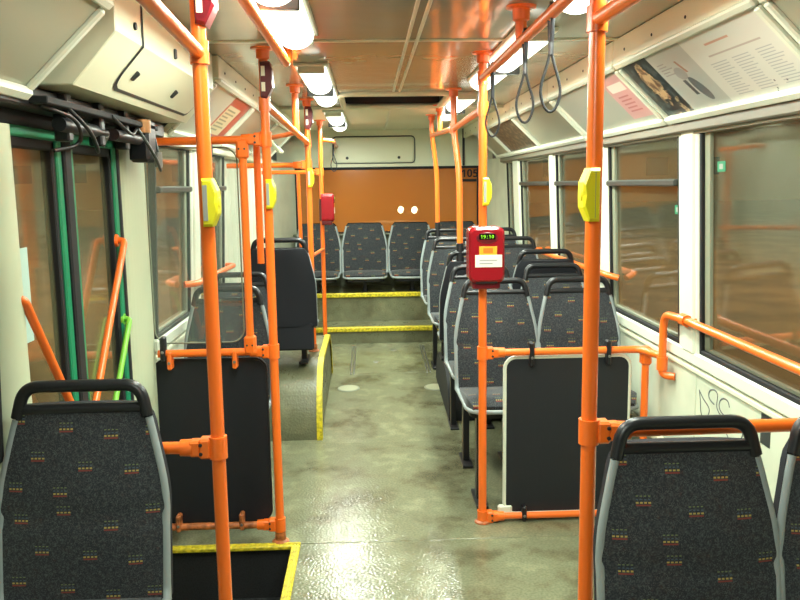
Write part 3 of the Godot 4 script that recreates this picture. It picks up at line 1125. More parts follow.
func make_seat_meshes() -> void:
	var vs := []
	for k in 19:
		vs.append(k / 18.0 if k < 14 else lerpf(13.0 / 18.0, 1.0, pow((k - 13) / 5.0, 0.75)))
	# padded backrest
	var m := MB.new()
	var rows := []
	for v in vs:
		var row := []
		for k in 11:
			row.append(back_pt(k / 5.0 - 1.0, v, 0.0))
		rows.append(row)
	m.grid(rows, Vector3(0, 0, 1), 1)
	for s in [-1.0, 1.0]:
		var side := [[], []]
		for v in vs:
			side[0].append(back_pt(s, v, 0.0))
			side[1].append(back_pt(s, v, -0.025))
		m.grid(side, Vector3(s, 0, 0), 1)
	var tp := [[], []]
	for k in 11:
		tp[0].append(back_pt(k / 5.0 - 1.0, 1.0, 0.0))
		tp[1].append(back_pt(k / 5.0 - 1.0, 1.0, -0.03))
	m.grid(tp, Vector3(0, 1, 0), 1)
	seat_mesh.backrest = m.mesh()
	# black shell behind it
	m = MB.new()
	rows = []
	for v in vs:
		var row := []
		for k in 9:
			row.append(back_pt(k / 4.0 - 1.0, v, -0.062 + 0.02 * pow(absf(k / 4.0 - 1.0), 3.0), 0.008))
		rows.append(row)
	m.grid(rows, Vector3(0, 0, -1))
	for s in [-1.0, 1.0]:
		var side := [[], []]
		for v in vs:
			side[0].append(back_pt(s, v, -0.018, 0.008))
			side[1].append(back_pt(s, v, -0.042, 0.008))
		m.grid(side, Vector3(s, 0, 0))
	tp = [[], []]
	for k in 9:
		tp[0].append(back_pt(k / 4.0 - 1.0, 1.0, -0.012, 0.008))
		tp[1].append(back_pt(k / 4.0 - 1.0, 1.0, -0.062 + 0.02 * pow(absf(k / 4.0 - 1.0), 3.0), 0.008))
	m.grid(tp, Vector3(0, 1, 0))
	seat_mesh.shell = m.mesh()
	# cushion
	m = MB.new()
	rows = []
	for j in 13:
		var s := j / 12.0
		var row := []
		for k in 11:
			var u := k / 5.0 - 1.0
			var w := 0.205 - (0.03 * pow((s - 0.8) / 0.2, 2.0) if s > 0.8 else 0.0)
			var y := 0.57 + 0.037 * s + 0.012 * (1.0 - pow(u, 4.0)) * sin(PI * s)
			if s > 0.75:
				y -= 0.045 * pow((s - 0.75) / 0.25, 2.2)
			row.append(Vector3(u * w, y, 0.0 + 0.36 * s))
		rows.append(row)
	m.grid(rows, Vector3.UP, 2)
	var under := [[], []]
	for k in range(0, 13):
		pass
	for s in [0, 10]:
		var side := [[], []]
		for j in 13:
			side[0].append(rows[j][s])
			side[1].append(Vector3(rows[j][s].x, 0.545, rows[j][s].z))
		m.grid(side, Vector3(-1.0 if s == 0 else 1.0, 0, 0), 2)
	for k in 11:
		under[0].append(rows[12][k])
		under[1].append(Vector3(rows[12][k].x, 0.545, 0.355))
	m.grid(under, Vector3(0, 0, 1), 2)
	seat_mesh.cushion = m.mesh()
	# light grey edge all the way round
	m = MB.new()
	var path := []
	for k in 13:
		var v := 0.95 * (1.0 - k / 12.0)
		path.append(back_pt(-1.0, v, -0.008, 0.0))
	path.append_array([Vector3(-0.208, 0.546, 0.03), Vector3(-0.206, 0.543, 0.2), Vector3(-0.204, 0.54, 0.29), Vector3(-0.19, 0.538, 0.34), Vector3(-0.155, 0.536, 0.362), Vector3(0, 0.534, 0.368)])
	var back := path.duplicate()
	back.reverse()
	for p in back.slice(1):
		path.append(Vector3(-p.x, p.y, p.z))
	m.tube(path, 0.0115, 8)
	seat_mesh.rim = m.mesh()
	# black pan under the cushion
	m = MB.new()
	m.prism(rrect(0.37, 0.33, 0.06), -0.05, 0.0, Transform3D(Basis(Vector3(1, 0, 0), Vector3(0, 0, 1), Vector3(0, 1, 0)), Vector3(0, 0.545, 0.17)))
	seat_mesh.pan = m.mesh()
	# grab handle on top
	m = MB.new()
	m.tube(fillet([Vector3(-0.172, 1.045, -0.088), Vector3(-0.153, 1.128, -0.098), Vector3(0.153, 1.128, -0.098), Vector3(0.172, 1.045, -0.088)], 0.055, 8), 0.0165, 12)
	m.tube([Vector3(-0.165, 1.066, -0.094), Vector3(0.165, 1.066, -0.094)], 0.0155, 10)
	seat_mesh.handle = m.mesh()

func seat(at: Vector3, turn: float, ground: float, label: String, group: String, handle := true, scale_x := 1.0) -> Node3D:
	var t := thing("bus_seat", label, "seat", at, group)
	t.rotation.y = turn
	var list := [["backrest", "fabric"], ["shell", "back_cloth"], ["cushion", "fabric"], ["rim", "rim"], ["pan", "black"]]
	if handle:
		list.append(["handle", "handle"])
	for p in list:
		var o := part({"backrest": "backrest", "shell": "back_shell", "cushion": "cushion", "rim": "edge_trim", "pan": "seat_pan", "handle": "grab_handle"}[p[0]], seat_mesh[p[0]], M[p[1]], t)
		o.scale.x = scale_x
	if absf(turn) > 1.0:
		boxp("lower_back", Vector3(-0.2, 0.40, -0.055), Vector3(0.2, 0.59, 0.0), M.back_cloth, t, 0.012)
	var drop := ground - at.y
	for s in ([-1, 1] if handle else [0]):
		var m := MB.new()
		if 0.484 - drop > 0.09:
			m.span(Vector3(s * 0.12 - 0.018, drop, 0.12), Vector3(s * 0.12 + 0.018, 0.49, 0.19), 0.004)
			m.span(Vector3(s * 0.12 - 0.03, drop, 0.04), Vector3(s * 0.12 + 0.03, drop + 0.02, 0.28), 0.004)
		else:
			m.span(Vector3(-0.16, drop, 0.05), Vector3(0.16, 0.49, 0.3), 0.006)
		part("leg" if handle else "mount", m, M.black, t)
	return t

func seats() -> void:
	make_seat_meshes()
	seat(Vector3(-0.776, 0.0, -2.02), 0.0, 0, "dark patterned seat standing in front of the door, beside the white round column", "forward facing seats")
	seat(Vector3(0.762, -0.062, -1.76), 0.0, 0, "dark patterned seat beside the orange pole with the yellow stop button, below the graffiti", "forward facing seats")
	seat(Vector3(1.18, -0.062, -1.76), 0.0, 0, "window seat right against the side wall, next to the seat below the graffiti", "forward facing seats", true, 0.88)
	seat(Vector3(-0.735, 0, -4.02), 0.0, 0, "single patterned seat directly behind the glass screen and black partition", "single seats on the door side")
	seat(Vector3(-0.77, 0, -4.68), 0.0, 0, "single patterned seat between the front single seat and the wheel arch", "single seats on the door side", true, 0.92)
	seat(Vector3(-0.575, 0.178, -5.22), PI, 0.465, "seat turned to the rear showing its black back, on the yellow edged wheel arch", "rear facing seats")
	var rows := [
		[-4.15, 0.0, false, "directly behind the black partition with white rim", "first double seat"],
		[-4.74, 0.015, false, "in the second row, back to back with the black backed pair", "second double seat"],
		[-5.14, 0.085, true, "", "black backed pair"],
		[-6.12, 0.09, false, "in the row facing the black backed pair", "third double seat"],
		[-6.94, 0.115, false, "in the last double row before the rear steps", "fourth double seat"]]
	for r in rows:
		for k in 2:
			var x: float = 0.672 if k == 0 else 1.12
			var side := "aisle" if k == 0 else "window"
			var g: float = 0.0 if r[0] > -5.0 else (0.335 if r[0] > -6.5 else ramp_y(r[0] + 0.2))
			if r[2]:
				seat(Vector3(x, r[1], r[0] + 0.0), PI, 0.0, "%s seat turned to the rear, black back against the second row" % side, "rear facing seats")
			else:
				seat(Vector3(x, r[1], r[0]), 0.0, g, "grey patterned %s seat %s" % [side, r[3]], "double seats on the window side")
	var ln := ["rear bench seat by the ribbed panel, behind the small red validator", "rear bench seat in line with the aisle, next to the red validator pole", "rear bench seat below the headlights", "rear bench seat by the window side corner, half hidden by the double rows"]
	for k in 4:
		seat(Vector3(-0.54 + 0.49 * k, 0.175, -8.42), 0.0, 0.548, "grey-green patterned " + ln[k], "rear bench seats", false, 1.07)

# ------------------------------------------------------------------ poles and rails
const R := 0.0195

func flange(at: Vector3, down := true) -> MB:
	var m := MB.new()
	m.lathe(at, Vector3.DOWN if down else Vector3.UP, [[0.0, 0.0], [0.0, 0.052], [0.007, 0.05], [0.01, 0.03], [0.045, 0.028], [0.05, R]], 24)
	return m

func clamp_mesh(at: Vector3, dir: Vector3) -> MB:
	# sleeve round a vertical pole with a tapering socket towards dir
	var m := MB.new()
	m.lathe(at + Vector3(0, -0.032, 0), Vector3.UP, [[0.0, R], [0.0, 0.026], [0.064, 0.026], [0.064, R]], 20)
	var d := dir.normalized()
	var up := Vector3.UP
	if absf(d.y) < 0.5:
		var sd := d.cross(up)
		var b := Basis(d, up, sd)
		for k in 2:
			m.box(at + d * (0.035 + 0.028 * k), Vector3(0.034, 0.058 - 0.012 * k, 0.046 - 0.004 * k), 0.006, b)
		m.lathe(at + d * 0.07, d, [[0.0, 0.025], [0.035, 0.0235], [0.036, R]], 18)
	return m

func bolts(at: Vector3, dir: Vector3) -> MB:
	var m := MB.new()
	for k in [-1, 1]:
		m.lathe(at + dir.normalized() * 0.045 + Vector3(0, k * 0.013, 0.022), Vector3(0, 0, 1), [[0.0, 0.0055], [0.004, 0.005], [0.0045, 0.0]], 10)
	return m

func pole(label: String, pts: Array, top_flange: bool, foot: bool, clamps: Array, group := "floor to ceiling grab poles", called := "grab_pole") -> Node3D:
	var p0: Vector3 = pts[0]
	var t := thing(called, label, "pole", p0, group)
	var loc := []
	for p in pts:
		loc.append(p - p0)
	var m := MB.new()
	m.tube(fillet(loc, 0.12), R, 18)
	part("tube", m, M.orange, t)
	if top_flange:
		part("ceiling_flange", flange(loc[loc.size() - 1]), M.orange, t)
	if foot:
		var f := MB.new()
		f.lathe(Vector3(0, 0.001, 0), Vector3.UP, [[0.0, 0.04], [0.006, 0.038], [0.012, 0.026], [0.05, 0.024], [0.052, R]], 20)
		part("foot_flange", f, M.orange_worn, t)
	for c in clamps:
		var o := part("clamp", clamp_mesh(Vector3(0, c[0] - p0.y, 0), c[1]), M.orange, t)
		part("bolt", bolts(Vector3(0, c[0] - p0.y, 0), c[1]), M.metal_dark, o)
	return t

func rail(label: String, pts: Array, group := "orange handrails", r := 0.0175, fl := 0.04, material: Material = null, called := "handrail") -> Node3D:
	var p0: Vector3 = pts[0]
	var t := thing(called, label, "handrail", p0, group)
	var loc := []
	for p in pts:
		loc.append(p - p0)
	var m := MB.new()
	m.tube(fillet(loc, fl) if fl > 0.0 else loc, r, 16)
	part("tube", m, material if material else M.orange, t)
	return t

func collar(t: Node3D, at: Vector3, axis: Vector3, called := "joint_sleeve", material: Material = null) -> void:
	var m := MB.new()
	m.lathe(at - t.position - axis.normalized() * 0.03, axis, [[0.0, R], [0.0, 0.025], [0.06, 0.025], [0.06, R]], 18)
	part(called, m, material if material else M.orange, t)

func poles() -> void:
	var L := Vector3.LEFT
	var Rt := Vector3.RIGHT
	var B := Vector3.FORWARD
	# front pair
	var p := pole("orange grab pole by the window side front seat, with the large yellow stop button", [Vector3(0.55, 0, -1.95), Vector3(0.55, CEIL, -1.95)], true, true, [[1.02, Rt]])
	collar(p, Vector3(0.55, 2.03, -1.95), Vector3.UP)
	p = pole("orange grab pole beside the stepwell, with a red box at its top", [Vector3(-0.438, 0, -2.2), Vector3(-0.438, CEIL, -2.2)], true, true, [[0.921, L]])
	collar(p, Vector3(-0.438, 2.0, -2.2), Vector3.UP)
	# middle pair
	p = pole("orange grab pole carrying the red ticket validator", [Vector3(0.53, 0, -3.72), Vector3(0.53, CEIL, -3.72)], true, true, [[0.848, Rt], [0.028, Rt]])
	collar(p, Vector3(0.53, 2.12, -3.72), Vector3.UP)
	collar(p, Vector3(0.53, 1.985, -3.72), Vector3.UP)
	p = pole("orange grab pole at the corner of the stepwell, holding the glass screen", [Vector3(-0.44, 0.004, -3.56), Vector3(-0.44, CEIL, -3.56)], true, true, [[1.85, L], [0.912, L], [0.09, L]])
	collar(p, Vector3(-0.44, 2.0, -3.56), Vector3.UP)
	# rear left
	p = pole("orange grab pole rising from the top of the wheel arch", [Vector3(-0.412, 0.471, -5.66), Vector3(-0.412, CEIL, -5.66)], true, true, [[1.79, L]])
	collar(p, Vector3(-0.412, 1.94, -5.66), Vector3.UP)
	p = pole("orange grab pole by the rear steps, with the small red validator", [Vector3(-0.43, ramp_y(-7.45), -7.45), Vector3(-0.43, CEIL, -7.45)], true, true, [[1.77, L]])
	# poles that end on seat handles
	p = pole("bent orange pole ending on the black backed aisle seat", [Vector3(0.575, 1.21, -5.05), Vector3(0.575, 1.72, -5.07), Vector3(0.545, 1.98, -5.12), Vector3(0.545, CEIL, -5.12)], true, false, [], "bent seat poles")
	var sl := MB.new()
	sl.lathe(Vector3(0, -0.06, 0), Vector3.UP, [[0.0, 0.0], [0.0, 0.025], [0.12, 0.025], [0.125, R]], 16)
	part("black_socket", sl, M.black, p)
	collar(p, Vector3(0.545, 1.99, -5.12), Vector3.UP)
	p = pole("bent orange pole ending on the last double row aisle seat", [Vector3(0.605, 1.25, -7.04), Vector3(0.60, 1.75, -7.03), Vector3(0.555, 2.08, -7.0), Vector3(0.555, CEIL, -7.0)], true, false, [], "bent seat poles")
	sl = MB.new()
	sl.lathe(Vector3(0, -0.06, 0), Vector3.UP, [[0.0, 0.0], [0.0, 0.025], [0.12, 0.025], [0.125, R]], 16)
	part("black_socket", sl, M.black, p)
	# ceiling hangers
	p = pole("short orange ceiling hanger holding the overhead rail with the black straps", [Vector3(0.525, 2.13, -2.78), Vector3(0.525, CEIL, -2.78)], true, false, [], "ceiling hangers", "rail_hanger")
	p = pole("short orange ceiling hanger between the stepwell pole and the wheel arch pole", [Vector3(-0.42, 1.965, -4.85), Vector3(-0.42, CEIL, -4.85)], true, false, [], "ceiling hangers", "rail_hanger")
	p = pole("short orange ceiling hanger beside the roof hatch", [Vector3(0.55, 2.03, -6.17), Vector3(0.55, CEIL, -6.17)], true, false, [], "ceiling hangers", "rail_hanger")
	# overhead rails
	rail("orange overhead rail with black straps, from the validator pole forwards", [Vector3(0.528, 2.12, -3.70), Vector3(0.528, 2.13, 1.2)])
	rail("orange overhead rail from the yellow button pole forwards", [Vector3(0.55, 2.03, -1.93), Vector3(0.60, 2.0, 1.2)])
	rail("orange overhead rail from the red box pole forwards", [Vector3(-0.438, 2.0, -2.18), Vector3(-0.35, 2.09, 1.2)])
	rail("orange overhead rail below the door side ceiling lamp, bent up at its end", [Vector3(-0.30, 2.12, 1.2), Vector3(-0.305, 2.12, -3.22), Vector3(-0.305, CEIL - 0.002, -3.3)])
	rail("orange overhead rail from the stepwell pole to the wheel arch pole", [Vector3(-0.44, 2.0, -3.58), Vector3(-0.412, 1.94, -5.64)])
	rail("orange overhead rail from the validator pole past the bent poles", [Vector3(0.53, 1.985, -3.74), Vector3(0.545, 1.99, -5.12), Vector3(0.55, 2.03, -6.17), Vector3(0.552, 2.06, -6.99)], "orange handrails", 0.0175, 0.0)
	rail("orange overhead rail from the rear step pole to the rear wall", [Vector3(-0.41, 2.06, -7.46), Vector3(-0.33, 2.06, -7.7), Vector3(-0.33, 2.06, REAR + 0.01)])
	rail("thin orange cross rail from the ceiling hanger towards the door side wall", [Vector3(-0.42, 1.96, -4.86), Vector3(-0.82, 1.92, -5.3)], "orange handrails", 0.014)
	# cross rails on the door side
	rail("orange cross rail from the red box pole to the white round column", [Vector3(-0.54, 0.921, -2.2), Vector3(-0.955, 0.925, -2.2)])
	rail("orange cross rail above the glass screen", [Vector3(-0.54, 1.85, -3.56), Vector3(-0.955, 1.845, -3.56)])
	rail("orange cross rail below the glass screen, on top of the black partition", [Vector3(-0.54, 0.912, -3.56), Vector3(-0.955, 0.91, -3.56)])
	rail("worn orange cross rail below the black partition at the stepwell", [Vector3(-0.54, 0.09, -3.56), Vector3(-0.955, 0.09, -3.56)], "orange handrails", 0.0165, 0.0, M.orange_worn)
	var q := rail("upright orange bar beside the glass screen", [Vector3(-0.543, 0.91, -3.56), Vector3(-0.543, 1.84, -3.56)])
	for y in [0.945, 1.81]:
		var m := MB.new()
		m.box(Vector3(0, y - 0.91, 0), Vector3(0.052, 0.085, 0.05), 0.01)
		var o := part("t_joint", m, M.orange, q)
		var bm := MB.new()
		for k in [-1, 1]:
			bm.lathe(Vector3(k * 0.012, y - 0.91, 0.024), Vector3(0, 0, 1), [[0.0, 0.005], [0.004, 0.004], [0.0045, 0.0]], 8)
		part("bolt", bm, M.metal_dark, o)
	rail("hooked orange hand bar behind the stepwell pole", [Vector3(-0.44, 1.88, -3.57), Vector3(-0.503, 1.87, -3.72), Vector3(-0.503, 1.295, -3.72)], "orange handrails", 0.016, 0.035)
	rail("orange cross rail from the wheel arch pole to the ribbed panel", [Vector3(-0.51, 1.79, -5.66), Vector3(-0.975, 1.79, -5.66)])
	rail("orange cross rail from the rear step pole to the ribbed panel", [Vector3(-0.51, 1.77, -7.45), Vector3(-0.97, 1.77, -7.45)])
	rail("upright orange bar hanging below the rear cross rail", [Vector3(-0.64, 1.77, -7.45), Vector3(-0.64, 0.272, -7.68)])
	rail("short orange rail between the wheel arch pole and the rear step pole", [Vector3(-0.412, 1.15, -5.68), Vector3(-0.43, 1.06, -7.43)], "orange handrails", 0.015)
	rail("orange wall rail below the door side windows", [Vector3(-0.99, 1.135, -4.28), Vector3(-0.93, 1.135, -4.32), Vector3(-0.93, 1.115, -5.5), Vector3(-0.985, 1.115, -5.52)])
	# window side
	rail("orange cross rail from the yellow button pole towards the window side wall", [Vector3(0.65, 1.02, -1.95), Vector3(1.37, 1.025, -1.95)])
	var w := rail("orange cross rail from the validator pole above the white rimmed partition", [Vector3(0.63, 0.848, -3.72), Vector3(1.29, 0.849, -3.72), Vector3(1.334, 0.85, -3.555)])
	var tj := MB.new()
	tj.box(Vector3(0.688, -0.03, 0), Vector3(0.05, 0.09, 0.05), 0.01)
	part("t_joint", tj, M.orange, w)
	rail("orange post between cross rail and floor by the window side wall", [Vector3(1.318, 0.81, -3.72), Vector3(1.318, 0.0, -3.72)])
	var cr := rail("curved orange wall rail rising beside the window above the graffiti", [Vector3(1.378, 0.765, -3.5), Vector3(1.332, 0.765, -3.54), Vector3(1.332, 1.05, -3.54), Vector3(1.332, 1.062, -3.32), Vector3(1.332, 1.058, -0.6)], "orange handrails", 0.0175, 0.075)
	collar(cr, Vector3(1.332, 0.82, -3.54), Vector3.UP)
	collar(cr, Vector3(1.332, 1.062, -3.3), Vector3(0, 0, 1))
	var br := MB.new()
	br.tube([Vector3(1.332, 1.06, -3.24) - cr.position, Vector3(1.375, 1.075, -3.24) - cr.position], 0.01, 10)
	br.lathe(Vector3(1.375, 1.075, -3.24) - cr.position, Vector3(-1, 0, 0), [[0.0, 0.0], [0.0, 0.026], [0.008, 0.024], [0.012, 0.01]], 14)
	part("wall_bracket", br, M.orange, cr)
	rail("orange wall rail below the windows beside the double seats", [Vector3(1.37, 1.12, -4.33), Vector3(1.315, 1.135, -4.36), Vector3(1.315, 1.12, -6.3), Vector3(1.37, 1.12, -6.33)])
	rail("worn orange floor rail below the white rimmed partition", [Vector3(0.63, 0.028, -3.72), Vector3(1.37, 0.028, -3.72)], "orange handrails", 0.0165, 0.0)

# ------------------------------------------------------------------ partitions
func clip(parent: Node3D, at: Vector3, m: Material, h := 0.1) -> void:
	var b := MB.new()
	b.box(at, Vector3(0.022, h, 0.052), 0.006)
	var o := part("clip", b, m, parent)
	var s := MB.new()
	s.lathe(at + Vector3(0, -h * 0.12, 0.026), Vector3(0, 0, 1), [[0.0, 0.007], [0.004, 0.006], [0.005, 0.0]], 10)
	part("screw", s, M.metal, o)

func rim_tube(w: float, h: float, r: float, rad: float) -> MB:
	var path := []
	for p in rrect(w, h, r):
		path.append(Vector3(p.x, p.y, 0))
	var m := MB.new()
	m.tube(path, rad, 8, true)
	return m

func partitions() -> void:
	var t := thing("partition_panel", "black speckled partition with a white rim between the validator pole and the wall", "partition", Vector3(0.944, 0.428, -3.738))
	var m := MB.new()
	m.prism(rrect(0.60, 0.775, 0.05), -0.008, 0.008, Transform3D(), 0.001)
	part("panel", m, M.panel_dark, t)
	part("rim", rim_tube(0.605, 0.78, 0.052, 0.0105), M.frame_white, t)
	for x in [-0.18, 0.19]:
		clip(t, Vector3(x, 0.41, 0.018), M.black, 0.12)
	clip(t, Vector3(-0.21, -0.385, 0.018), M.black, 0.075)
	clip(t, Vector3(0.2, -0.385, 0.018), M.black, 0.075)
	var wc := MB.new()
	wc.box(Vector3(-0.3, -0.372, 0.0), Vector3(0.07, 0.045, 0.03), 0.008)
	part("white_end_cap", wc, M.frame_white, t)
	t = thing("partition_panel", "plain black partition between the stepwell pole and the white door pillar", "partition", Vector3(-0.735, 0.485, -3.60))
	m = MB.new()
	m.prism(rrect(0.50, 0.77, 0.05), -0.008, 0.008, Transform3D(), 0.001)
	part("panel", m, M.panel_dark, t)
	part("rim", rim_tube(0.505, 0.775, 0.052, 0.007), M.rubber, t)
	for x in [-0.17, 0.12]:
		clip(t, Vector3(x, 0.395, 0.035), M.orange, 0.085)
		clip(t, Vector3(x, -0.375, 0.035), M.orange_worn, 0.08)
	t = thing("glass_screen", "clear glass screen with rounded corner above the plain black partition", "screen", Vector3(-0.775, 1.385, -3.60))
	m = MB.new()
	m.prism(rrect(0.40, 0.87, 0.06), -0.003, 0.003, Transform3D(), 0.0)
	part("pane", m, M.glass_clear, t)
	part("edge", rim_tube(0.40, 0.87, 0.06, 0.0035), M.trim_grey, t)
	for x in [-0.155, 0.09]:
		clip(t, Vector3(x, 0.445, 0.045), M.black, 0.1)
		clip(t, Vector3(x, -0.45, 0.045), M.black, 0.11)

# ------------------------------------------------------------------ door on the left
func door() -> void:
	var d := setting("door_1", "folding bus door with green frames, tall panes and slanted grab bars", "door", Vector3(XL - 0.02, 0, 0))
	var leaves := [[-2.26, -2.675], [-2.735, -3.24]]
	for l in leaves:
		var f := MB.new()
		var g := MB.new()
		var za: float = l[0]
		var zb: float = l[1]
		for r in [[za, za - 0.042, -0.48, 1.88], [zb + 0.042, zb, -0.48, 1.88]]:
			f.span(Vector3(-0.02, r[2], r[0]), Vector3(0.03, r[3], r[1]), 0.005)
		f.span(Vector3(-0.02, 1.80, za), Vector3(0.03, 1.88, zb), 0.005)
		f.span(Vector3(-0.02, -0.48, za), Vector3(0.03, -0.40, zb), 0.005)
		var o := part("leaf_frame", f, M.green, d)
		for r in [[za - 0.04, za - 0.062, -0.42, 1.80], [zb + 0.066, zb + 0.04, -0.42, 1.80], [za - 0.04, zb + 0.04, 1.77, 1.802], [za - 0.04, zb + 0.04, -0.42, -0.36]]:
			g.span(Vector3(-0.015, r[2], r[0]), Vector3(0.022, r[3], r[1]), 0.004)
		part("gasket", g, M.rubber, o)
		boxp("pane", Vector3(-0.003, -0.4, za - 0.05), Vector3(0.003, 1.78, zb + 0.05), M.glass_door, o)
	boxp("rubber_seal", Vector3(-0.015, -0.48, -2.675), Vector3(0.04, 1.88, -2.735), M.rubber, d, 0.006)
	boxp("rubber_seal", Vector3(-0.015, -0.48, -3.24), Vector3(0.035, 1.88, -3.27), M.rubber, d, 0.006)
	boxp("header", Vector3(-0.04, 1.88, -2.2), Vector3(0.02, 1.96, -3.75), M.black, d)
	boxp("threshold", Vector3(-0.05, -0.56, -2.26), Vector3(0.03, -0.48, -3.3), M.metal_dark, d)
	var bars := [[Vector3(0.06, 1.348, -2.235), Vector3(0.06, 0.82, -2.63), M.orange, "orange slanted grab bar"], [Vector3(0.055, 1.445, -3.2), Vector3(0.055, 0.80, -2.66), M.orange, "orange slanted grab bar"], [Vector3(0.05, 1.128, -3.22), Vector3(0.05, 0.72, -2.86), M.lime, "lime green slanted grab bar"]]
	for b in bars:
		var m := MB.new()
		var a: Vector3 = b[0]
		var e: Vector3 = b[1]
		m.tube(fillet([Vector3(0.02, a.y, a.z), a, e, Vector3(0.02, e.y, e.z)], 0.03), 0.011 if b[2] == M.lime else 0.013, 12)
		m.lathe(Vector3(0.022, a.y, a.z), Vector3.RIGHT, [[0.0, 0.026], [0.008, 0.024], [0.01, 0.015]], 12)
		var o := part("grab_bar", m, b[2], d)
		o.set_meta("label", b[3])
	var n := thing("paper_notice", "pale blue paper notice stuck on the front door pane", "notice", Vector3(XL - 0.0155, 1.36, -2.36))
	boxp("sheet", Vector3(0, -0.16, -0.05), Vector3(0.002, 0.12, 0.03), mat(c8(170, 200, 190), 0.6), n)
	# opening mechanism over the door
	var k := thing("door_mechanism", "black door opening mechanism with cables and cylinders over the green door", "mechanism", Vector3(XL + 0.04, 1.88, -2.7))
	boxp("beam", Vector3(-0.02, -0.01, 0.68), Vector3(0.05, 0.05, -1.0), M.black, k, 0.006)
	boxp("back_plate", Vector3(-0.03, -0.05, 0.68), Vector3(-0.02, 0.055, -1.0), M.rubber, k)
	boxp("beam", Vector3(0.02, 0.0, 0.45), Vector3(0.10, 0.02, -0.7), M.rubber, k, 0.003)
	for z in [0.22, -0.08, -0.36]:
		boxp("bracket", Vector3(0.03, -0.09, z - 0.02), Vector3(0.075, 0.05, z + 0.02), M.black, k, 0.005)
	for z in [0.3, -0.2]:
		var m := MB.new()
		m.lathe(Vector3(0.07, -0.045, z), Vector3.FORWARD, [[0.0, 0.0], [0.0, 0.021], [0.3, 0.021], [0.3, 0.012], [0.42, 0.012], [0.42, 0.0]], 16)
		part("cylinder", m, M.black, k)
		m = MB.new()
		m.tube(fillet([Vector3(0.07, -0.05, z - 0.42), Vector3(0.04, -0.08, z - 0.46), Vector3(0.03, -0.02, z - 0.5)], 0.02), 0.012, 8)
		part("linkage", m, M.metal, k)
	var hoses := [[Vector3(0.08, 0.02, 0.3), Vector3(0.13, -0.06, 0.2), Vector3(0.11, -0.13, 0.08), Vector3(0.07, -0.06, 0.02)], [Vector3(0.1, -0.01, -0.4), Vector3(0.14, -0.12, -0.5), Vector3(0.13, -0.18, -0.6), Vector3(0.1, -0.09, -0.68), Vector3(0.08, -0.01, -0.7)], [Vector3(0.06, 0.0, 0.4), Vector3(0.12, -0.03, 0.28), Vector3(0.1, -0.1, 0.2), Vector3(0.05, -0.12, 0.3)], [Vector3(0.1, 0.01, -0.1), Vector3(0.13, -0.05, -0.22), Vector3(0.11, -0.02, -0.34)]]
	for h in hoses:
		var m := MB.new()
		m.tube(fillet(h, 0.08), 0.006, 8)
		part("hose", m, M.black if h.size() != 5 else M.graphite, k)
	boxp("gearbox", Vector3(0.02, -0.13, -0.54), Vector3(0.1, 0.04, -0.66), M.black, k, 0.012)
	var br := MB.new()
	br.lathe(Vector3(0.09, -0.02, -0.5), Vector3.UP, [[0.0, 0.0], [0.0, 0.032], [0.05, 0.032], [0.05, 0.0]], 14)
	part("solenoid", br, mat(c8(150, 108, 66), 0.4, 0.5), k)
	br = MB.new()
	br.lathe(Vector3(0.12, -0.15, -0.6), Vector3.UP, [[0.0, 0.0], [0.0, 0.016], [0.06, 0.016], [0.06, 0.0]], 12)
	part("fitting", br, M.metal, k)

